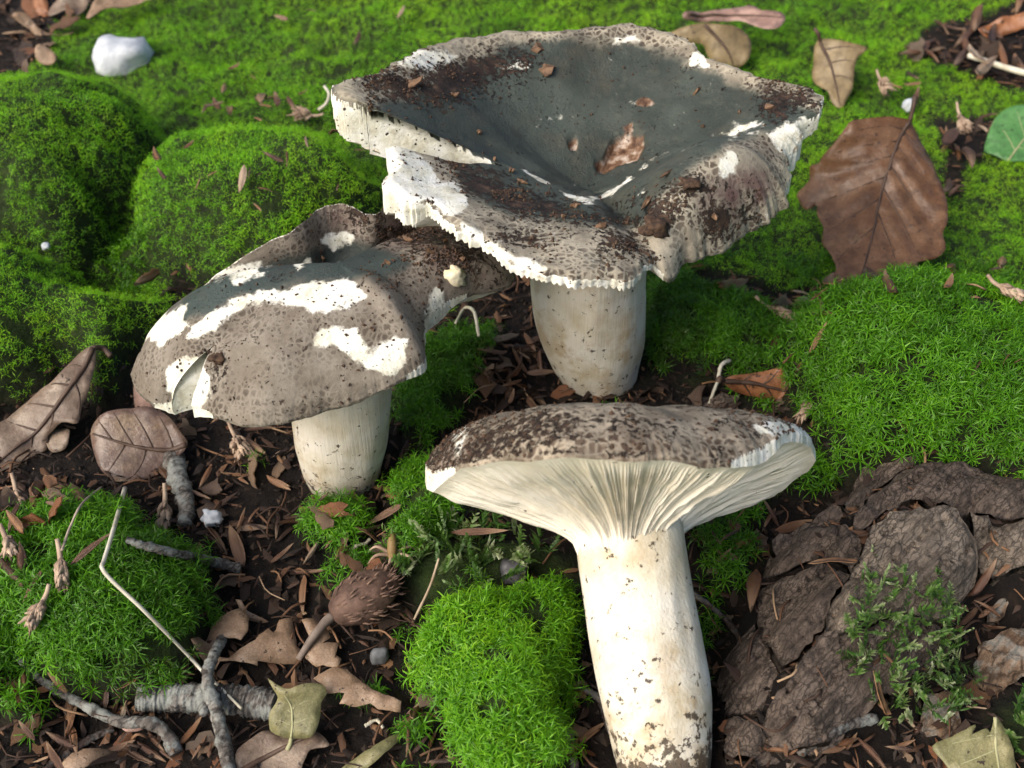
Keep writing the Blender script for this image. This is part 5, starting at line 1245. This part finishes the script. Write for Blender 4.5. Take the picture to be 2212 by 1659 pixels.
# ------------------------------------------------------------------ beech bud scales
sc_mat = mat_scale()
def scale_mesh(seed):
    r = np.random.default_rng(seed); nl, nw = 10, 5
    l = np.linspace(0, 1, nl); w = np.linspace(-1, 1, nw)
    wid = .066 * np.sin(np.pi * l ** .75) ** .8 * (1 + .15 * r.normal()) + .012 * (1 - l)
    bend = r.uniform(-.05, .12); cup = r.uniform(.5, 1.1)
    x = np.repeat(l[:, None] - .5, nw, 1); y = wid[:, None] * w[None]; z = -cup * wid[:, None] * w[None] ** 2 + bend * np.sin(np.pi * l)[:, None] + .09 + .01 * r.normal(0, 1, (nl, nw))
    top = np.stack([x, y, z], -1).reshape(-1, 3); bot = top - [0, 0, .022]
    f = grid_faces(nl, nw); n = nl * nw
    e = [(i, i + 1) for i in range(nw - 1)]
    ring = [i for i in range(nw)] + [nw * j + nw - 1 for j in range(1, nl)] + [nw * (nl - 1) + i for i in range(nw - 2, -1, -1)] + [nw * j for j in range(nl - 2, 0, -1)]
    k = np.array(ring); k2 = np.roll(k, -1)
    al = np.tile(np.repeat(l, nw), 2)
    me = make_mesh("scale", np.vstack([top, bot]), np.vstack([f, f[:, ::-1] + n, np.stack([k2, k, k + n, k2 + n], -1)]), {"along": al})
    me.materials.append(sc_mat)
    return me
SCALES = [scale_mesh(i) for i in range(6)]
srng = np.random.default_rng(3)
def bud(X, Y, ln, ang, label, group, lift=.0006, kind=None):
    c, s = math.cos(rad(ang)) * ln / 2, math.sin(rad(ang)) * ln / 2
    p, q = hit(X - c, Y + s), hit(X + c, Y - s)
    d = q - p; L = np.linalg.norm(d); 
    if L > .024: d *= .024 / L; L = .024
    m = (p + q) / 2; dx = nrm(d); up = nrm(UPZ + srng.normal(0, .35, 3)); yy = nrm(np.cross(up, dx)); zz = np.cross(dx, yy)
    o = bpy.data.objects.new("bud_scale", SCALES[int(srng.integers(6)) if kind is None else kind]); coll.objects.link(o)
    fl = srng.random() < .5
    M = Matrix(((dx[0], yy[0], zz[0], m[0]), (dx[1], yy[1], zz[1], m[1]), (dx[2], yy[2], zz[2], m[2] + lift), (0, 0, 0, 1)))
    o.matrix_world = M @ Matrix.Diagonal((L * (-1 if fl else 1), L * srng.uniform(.75, 1.5) * (-1 if fl else 1), L, 1))
    return tag(o, label, "bud scale", group)

bud(1040, 1165, 125, 2, "large bud scale under the toppled cap", "single bud scales", .003, 0)
bud(208, 1212, 112, 38, "long slim bud scale touching the bent straw", "single bud scales", .004, 1)
bud(1575, 635, 88, 8, "pale tipped bud scale on shaded moss right of the tall stem", "single bud scales", .003, 2)
bud(2117, 1272, 98, 55, "pointed bud scale on the bark plates' right edge", "single bud scales", .004, 3)
bud(1885, 1520, 100, -72, "bud scale hanging below the feathery moss", "single bud scales", .004, 4)
bud(1786, 1263, 104, 3, "straight slim bud scale across the gap between bark plates", "single bud scales", .007, 5)
bud(1623, 1310, 92, 82, "upright bud scale beside the bark plates' left edge", "single bud scales", .004, 1)
bud(590, 350, 52, -25, "bud scale lying flat on the sunny moss hump", "single bud scales", .002, 2)
bud(525, 400, 62, 80, "thin bud scale stuck upright in the sunny moss hump", "single bud scales", .002, 3)
bud(320, 628, 95, 35, "long bud scale on moss behind the bulging cap", "single bud scales", .003, 4)
bud(1765, 745, 78, 60, "slim bud scale standing on the right moss mound", "single bud scales", .003, 0)
bud(925, 945, 70, 70, "bud scale standing at the toppled cap's left tip", "single bud scales", .003, 1)
GL = "small brown bud scale strewn on the dark litter soil"; GG = "bud scales strewn on the soil"
LIST = [(150, 1062, 80, -12), (460, 1172, 85, -55), (512, 1188, 95, -72), (548, 1146, 75, 0), (75, 1272, 80, 60), (28, 1245, 92, -50), (48, 1208, 60, -85), (665, 1240, 80, 0), (660, 1295, 90, 88), (1668, 742, 72, 70), (1722, 1138, 92, 15), (1660, 1108, 72, -60),
        (1735, 1362, 62, 22), (1625, 1592, 115, -42), (1885, 1642, 110, -50), (1190, 1642, 110, 20), (1272, 1590, 85, 35), (1720, 1345, 55, 30), (1660, 1130, 60, 60), (250, 1535, 60, 80), (270, 1545, 70, 75), (230, 1520, 60, 85), (300, 1640, 80, -30), (330, 1630, 75, -35), (250, 1625, 100, 28), (340, 1610, 60, -50), (30, 1480, 60, 30),
        (515, 1475, 60, 70), (545, 1480, 55, -60), (100, 1490, 50, 15), (830, 1115, 90, 30), (795, 1150, 70, 20), (855, 1225, 60, 75), (690, 1090, 60, 40), (600, 1145, 60, 85), (780, 960, 50, 20), (735, 1200, 40, 60), (1220, 820, 40, -20), (1160, 860, 60, -50), (1120, 780, 70, -60), (1090, 740, 60, 10), (1070, 690, 50, 5)]
def spot(X, Y):
    for ok_, lab, grp in ((Y > 1440 and X < 580, "small bud scale among the twigs of the front litter", "bud scales among the front twigs"), (X < 200 and Y < 1100, "small bud scale under the long folded leaf", "bud scales under the folded leaf"), (X < 200, "small bud scale on the moss beside the shaggy tassels", "bud scales beside the tassels"),
            (X < 900 and Y > 900, "small bud scale on the soil before the bulging mushroom's stem", "bud scales before the bulging mushroom"), (X < 1300 and Y < 900, "small bud scale on the soil around the tall stem's foot", "bud scales around the tall stem"), (X < 1300, "bud scale in front of the lush cushion's foot", "bud scales before the lush cushion"),
            (Y < 900, "small bud scale heaped at the large beech leaf's foot", "bud scales at the beech leaf's foot"), (Y > 1560, "small bud scale on the soil below the rotten log", "bud scales below the log"), (True, "bud scale lodged among the log's bark plates", "bud scales on the log")):
        if ok_: return lab, grp
for q in LIST: bud(*q, *spot(q[0], q[1]))
def heap(n, poly, lo, hi, label, group, lift=.001):
    k = 0
    p = np.array(poly); b0, b1 = p.min(0), p.max(0)
    while k < n:
        X, Y = srng.uniform(b0[0], b1[0]), srng.uniform(b0[1], b1[1])
        if sdf(p, X, Y) > 0: bud(X, Y, srng.uniform(lo, hi), srng.uniform(-90, 90), label, group, lift + srng.uniform(0, .002)); k += 1
heap(16, [(1950, 130), (2000, 60), (2200, 20), (2212, 200), (2080, 170)], 40, 80, "bud scale in the litter heap on back moss", "bud scales heaped on the back moss", .002)
heap(12, [(1640, 680), (1700, 640), (1900, 610), (1960, 630), (1800, 670), (1740, 720), (1680, 740)], 35, 70, "small bud scale heaped at the large beech leaf's foot", "bud scales at the beech leaf's foot", .002)
heap(26, [(380, 60), (900, 20), (700, 250), (860, 400), (600, 520), (420, 420), (250, 380), (500, 180)], 16, 36, "speck sized bud scale on the bright back moss", "specks on the back moss", .002)
heap(12, [(1700, 150), (1950, 100), (2100, 450), (2200, 620), (1960, 640), (2060, 300)], 20, 42, "speck sized bud scale on the moss around the large leaf", "specks on the right moss", .002)
heap(8, [(450, 240), (600, 220), (610, 250), (460, 265)], 25, 45, "tiny bud scale on the crest between back moss humps", "bud scales on the moss crest", .002)
heap(34, [(420, 900), (640, 960), (860, 1000), (850, 1120), (820, 1420), (640, 1300), (520, 1280), (490, 1150), (420, 1080)], 18, 70, "small bud scale on the soil before the bulging mushroom's stem", "bud scales before the bulging mushroom")
heap(18, [(20, 1480), (300, 1500), (420, 1560), (520, 1650), (60, 1650)], 35, 85, "small bud scale among the twigs of the front litter", "bud scales among the front twigs")
heap(14, [(1050, 760), (1140, 720), (1180, 830), (1300, 870), (1060, 880)], 30, 65, "small bud scale on the soil around the tall stem's foot", "bud scales around the tall stem")
heap(14, [(880, 1480), (960, 1520), (1000, 1659), (880, 1659)], 30, 70, "small bud scale at the lush front cushion's left foot", "bud scales beside the front cushion")
heap(14, [(1540, 1560), (1700, 1640), (2000, 1640), (1980, 1560), (1860, 1600), (1600, 1640)], 35, 80, "small bud scale on the soil below the rotten log", "bud scales below the log")
heap(10, [(1500, 1080), (1640, 1060), (1660, 1150), (1540, 1280)], 30, 65, "small bud scale right of the toppled stem's neck", "bud scales right of the toppled stem")
heap(8, [(2050, 1300), (2140, 1280), (2180, 1340), (2100, 1400)], 35, 70, "small bud scale between feathery moss and orange bark chunk", "bud scales beside the orange bark")
heap(12, [(0, 1060), (180, 1030), (180, 1090), (0, 1180)], 40, 80, "small bud scale under the long folded leaf", "bud scales under the folded leaf")
heap(9, [(2010, 250), (2150, 260), (2130, 350), (2060, 380)], 30, 55, "bud scale in the dark hollow left of the green leaf", "bud scales in the dark hollow", .001)

# dry tassels of beech flowers
tas_mat = mat_plain("tassel_fibre", (.2, .13, .09), (.42, .32, .23), .7)
def tassel(label, px, L, ang, W, n=46, lift=.003, seed=0):
    r = np.random.default_rng(seed); P = hit(*px) + np.array([0, 0, lift]); k = ((P - CAMP) @ FWD) * TX * 2 / FW
    L *= k; W *= k
    dx = nrm(np.array([math.cos(rad(ang)), .9 * math.sin(rad(ang)), .35 * math.sin(rad(ang))])); sy = nrm(np.cross(UPZ, dx)); sz_ = np.cross(dx, sy)
    t = thing("flower_tassel", P, label, "tassel", "dry flower tassels"); seg = []
    for i in range(n):
        f = r.uniform(0, 1); a_ = r.uniform(0, 6.283); o = np.cos(a_) * sy + np.sin(a_) * sz_
        p0 = P + dx * (f - .5) * L * .6; w = W * r.uniform(.5, 1.0); le = L * r.uniform(.25, .45)
        seg.append(tube(np.array([p0, p0 + o * w * .35 + dx * le * .5, p0 + o * w * .5 + dx * le + r.normal(0, .0004, 3)]), np.array([.00035, .0006, .00012]) * r.uniform(.8, 1.5), 4))
    v_, f_, _ = join(seg)
    tag(obj("fibres", make_mesh("fibres", v_, f_), tas_mat, t), kind="stuff")
    obj("stalk", make_mesh("stalk", *tube(spline(np.array([P - dx * L * .75 + sz_ * L * .15, P - dx * L * .4, P + dx * L * .35]), 10), np.linspace(.0005, .0007, 10), 6)), tas_mat, t)
tassel("drooping brown tassel on the star moss under its thin stalk", (140, 1245), 85, -75, 34, seed=1)
tassel("pale shaggy tassel on star moss left of the straw bend", (90, 1335), 75, -110, 40, seed=2)
tassel("pinkish tassel on the bright moss between the caps", (665, 262), 50, 170, 34, seed=3)
tassel("dark tassel beside the curled rust leaf", (1742, 890), 75, -120, 26, seed=4)
tassel("straw coloured tassel on top of the right moss mound", (2170, 645), 70, -35, 30, seed=5)
tassel("frayed tan tassel under the long folded leaf", (45, 1095), 80, -70, 44, seed=6)
tassel("frayed brown tassel at the grey branch stub", (360, 1120), 80, -85, 40, seed=7)
tassel("small beige tassel on the moss right of the tall cap", (1905, 195), 48, -70, 32, seed=8)
tassel("grey shaggy tassel in the hollow above the green leaf", (2075, 275), 60, -80, 34, seed=9)
tassel("brown dry tassel right behind the toppled stem", (1680, 690), 80, -30, 30, seed=10)
tassel("grey frayed tassel in front of the bulging mushroom's stem", (520, 975), 80, -60, 50, seed=11)
tassel("pale tassel in the grass litter left of the straw", (25, 1190), 60, -60, 34, seed=12)

# pointed leaf bud with spread scales
P = hit(850, 1215) + np.array([0, 0, .003]); bd = thing("leaf_bud", P, "opened leaf bud with spread legs of scales on the soil", "bud")
obj("bud_tip", make_mesh("bud_tip", *tube(spline(np.array([P + [0, -.002, 0], P + [0, .001, .003], P + [0, .004, .004]]), 8), [.0007, .001, .0012, .0012, .0011, .001, .0007, .0003], 10)), mat_plain("bud_tip", (.16, .10, .035), (.22, .15, .06)), bd)
for a_ in (20, 160, 200, 265, 340):
    d = np.array([math.cos(rad(a_)), math.sin(rad(a_)), 0]); obj("bud_arm", make_mesh("bud_arm", *tube(spline(np.array([P, P + d * .004 + [0, 0, .0015], P + d * .0065 + [0, 0, -.001]]), 8), np.linspace(.0006, .0002, 8), 6)), tas_mat, bd)

# ------------------------------------------------------------------ stones and flakes
stone_mat = mat_plain("white_stone", (.33, .36, .4), (.52, .55, .58), .6, 160, .001)
def stone(name, label, X, Y, w, h, seed, mat, lift=0.0, cat="stone", group=None, flat=.6):
    P = hit(X, Y) + np.array([0, 0, lift]); k = ((P - CAMP) @ FWD) * TX * 2 / FW
    bm = bmesh.new(); bmesh.ops.create_icosphere(bm, subdivisions=3, radius=1.0)
    co = np.array([v.co[:] for v in bm.verts]); F = np.array([[v.index for v in f.verts] for f in bm.faces]); bm.free()
    co = co * (1 + .5 * fbm(co[:, 0] * 1.6 + seed * 5, co[:, 1] * 1.3, co[:, 2] * 1.3, 3))[:, None]
    co = np.sign(co) * np.abs(co) ** .85 * np.array([w * k / 2, max(w, h) * k * .42, h * k * flat])
    o = obj(name, make_mesh(name, co + P, F), mat, origin=tuple(P)); return tag(o, label, cat, group)
stone("stone", "smooth white stone half sunk in the back moss", 262, 108, 118, 66, 1, stone_mat, -.003)
stone("pebble", "tiny white pebble on the moss slope behind the left leaf", 102, 543, 18, 14, 2, stone_mat, .002)
stone("pebble", "small white pebble at the large leaf's stalk", 1960, 236, 26, 26, 3, stone_mat, .002)
stone("pebble", "dark grey pebble half hidden in feathery moss", 1110, 1245, 62, 44, 4, mat_plain("dark_stone", (.03, .03, .035), (.08, .08, .085), .5, 200), .002)
stone("pebble", "dull grey pebble between leaf scraps and front cushion", 822, 1428, 38, 34, 5, mat_plain("grey_stone", (.08, .085, .09), (.17, .175, .18), .7, 300), .002)
pale_mat = mat_plain("mushroom_scrap", (.55, .47, .3), (.74, .68, .5), .6, 300, .0008)
pw = G(972., 595., .0625)
def scrap(label, P, r, seed, mat=pale_mat):
    bm = bmesh.new(); bmesh.ops.create_icosphere(bm, subdivisions=3, radius=1.0)
    co = np.array([v.co[:] for v in bm.verts]); F = np.array([[v.index for v in f.verts] for f in bm.faces]); bm.free()
    co = co * (1 + .9 * fbm(co[:, 0] * 2 + seed * 5, co[:, 1] * 2, co[:, 2] * 2, 3))[:, None] * np.array(r)
    o = obj("mushroom_scrap", make_mesh("mushroom_scrap", co + P, F), mat, origin=tuple(P)); return tag(o, label, "mushroom scrap")
scrap("cream lumpy mushroom scrap on the bulging cap's right side", pw, (.0030, .0024, .0026), 1)
scrap("white torn mushroom flesh scrap among the soil bud scales", hit(462, 1138) + [0, 0, .003], (.0024, .0022, .0022), 2, stone_mat)

# ------------------------------------------------------------------ fine litter on the soil
rg = np.random.default_rng(21)
x, y = scatter(110000, (-.42, .42, .07, .60), rg)
cov = np.clip(rast(COVER, x, y), 0, 1)
ok = in_view(x, y, .05) & (rg.uniform(0, 1, len(x)) > cov * 1.25 + .0) & ((y < .34) | (cov < .2))
x, y = x[ok], y[ok]; n = len(x)
P = np.stack([x, y, ground_z(x, y) + rg.uniform(0, .002, n)], -1)
ln = rg.gamma(2.0, .0013, n) + .0008; wd = ln * rg.uniform(.08, .45, n); hh = np.minimum(wd, .0008) * rg.uniform(.2, .8, n)
az = rg.uniform(0, 6.283, n); tl = rg.normal(0, .3, n)
dx = np.stack([np.cos(az) * np.cos(tl), np.sin(az) * np.cos(tl), np.sin(tl)], -1); dy = np.cross([0, 0, 1.0], dx); dy /= np.linalg.norm(dy, axis=1)[:, None]; dz = np.cross(dx, dy)
o8 = np.array([(-1, -.4, 0), (-.3, -1, .3), (1, -.2, 0), (.4, 1, .2), (-.8, .7, 0), (0, 0, 1), (0, 0, -1)], float)
f8 = np.array([(0, 1, 5), (1, 2, 5), (2, 3, 5), (3, 4, 5), (4, 0, 5), (1, 0, 6), (2, 1, 6), (3, 2, 6), (4, 3, 6), (0, 4, 6)])
jt = rg.uniform(.6, 1.4, (n, 7, 3))
V = P[:, None] + (o8[None, :, 0:1] * jt[..., :1]) * (ln / 2)[:, None, None] * dx[:, None] + (o8[None, :, 1:2] * jt[..., 1:2]) * (wd / 2)[:, None, None] * dy[:, None] + (o8[None, :, 2:3] * jt[..., 2:]) * hh[:, None, None] * dz[:, None]
F = (np.arange(n)[:, None, None] * 7 + f8[None]).reshape(-1, 3)
ti = np.repeat(np.clip(rg.beta(1.3, 2.6, n), 0, 1), 7)
lit = obj("leaf_litter", make_mesh("leaf_litter", V.reshape(-1, 3), F, {"tint": ti}, smooth=False), mat_bits())
tag(lit, "fine brown crumbs and splinters of litter on the soil", "leaf litter", kind="stuff")

x, y = scatter(95000, (-.36, .36, .09, .34), rg)
ok = in_view(x, y, .03) & (rg.uniform(0, 1, len(x)) > np.clip(rast(COVER, x, y), 0, 1) * 1.3)
x, y = x[ok], y[ok]
fb = []
for i_ in rg.choice(len(x), 520, replace=False):
    p_ = np.array([x[i_], y[i_], ground_z(x[i_], y[i_]) + rg.uniform(.0004, .003)]); dd = np.append(rg.normal(0, 1, 2), 0); dd /= np.linalg.norm(dd); ll = rg.uniform(.003, .013); sd = np.array([-dd[1], dd[0], 0]) * rg.normal(0, .3)
    q_ = spline(np.array([p_ - dd * ll / 2, p_ + sd * ll * .4 + [0, 0, rg.uniform(0, .002)], p_ + dd * ll / 2]), 6)
    v_, f_ = tube(q_, np.full(6, rg.uniform(.00012, .0004)), 4); fb.append((v_, f_, {"tint": np.full(len(v_), rg.beta(2, 2))}))
v_, f_, at_ = join(fb)
tag(obj("root_fibres", make_mesh("root_fibres", v_, f_, at_), lit.data.materials[0]), "fine dry root fibres and threads over the soil", "root fibres", kind="stuff")
gr_ = crumbs(np.stack([x, y, ground_z(x, y) + .0002], -1), rg.gamma(2.0, .00028, len(x)) + .00015, rg)
grains = obj("soil_grains", make_mesh("soil_grains", *gr_, smooth=False), mat_plain("soil_grain", (.006, .004, .003), (.03, .019, .012), .9, 500))
tag(grains, "loose dark soil grains between the litter", "soil", kind="stuff")
print("litter", n, len(x))
print("TRIS", sum(len(m.polygons) for m in bpy.data.meshes))
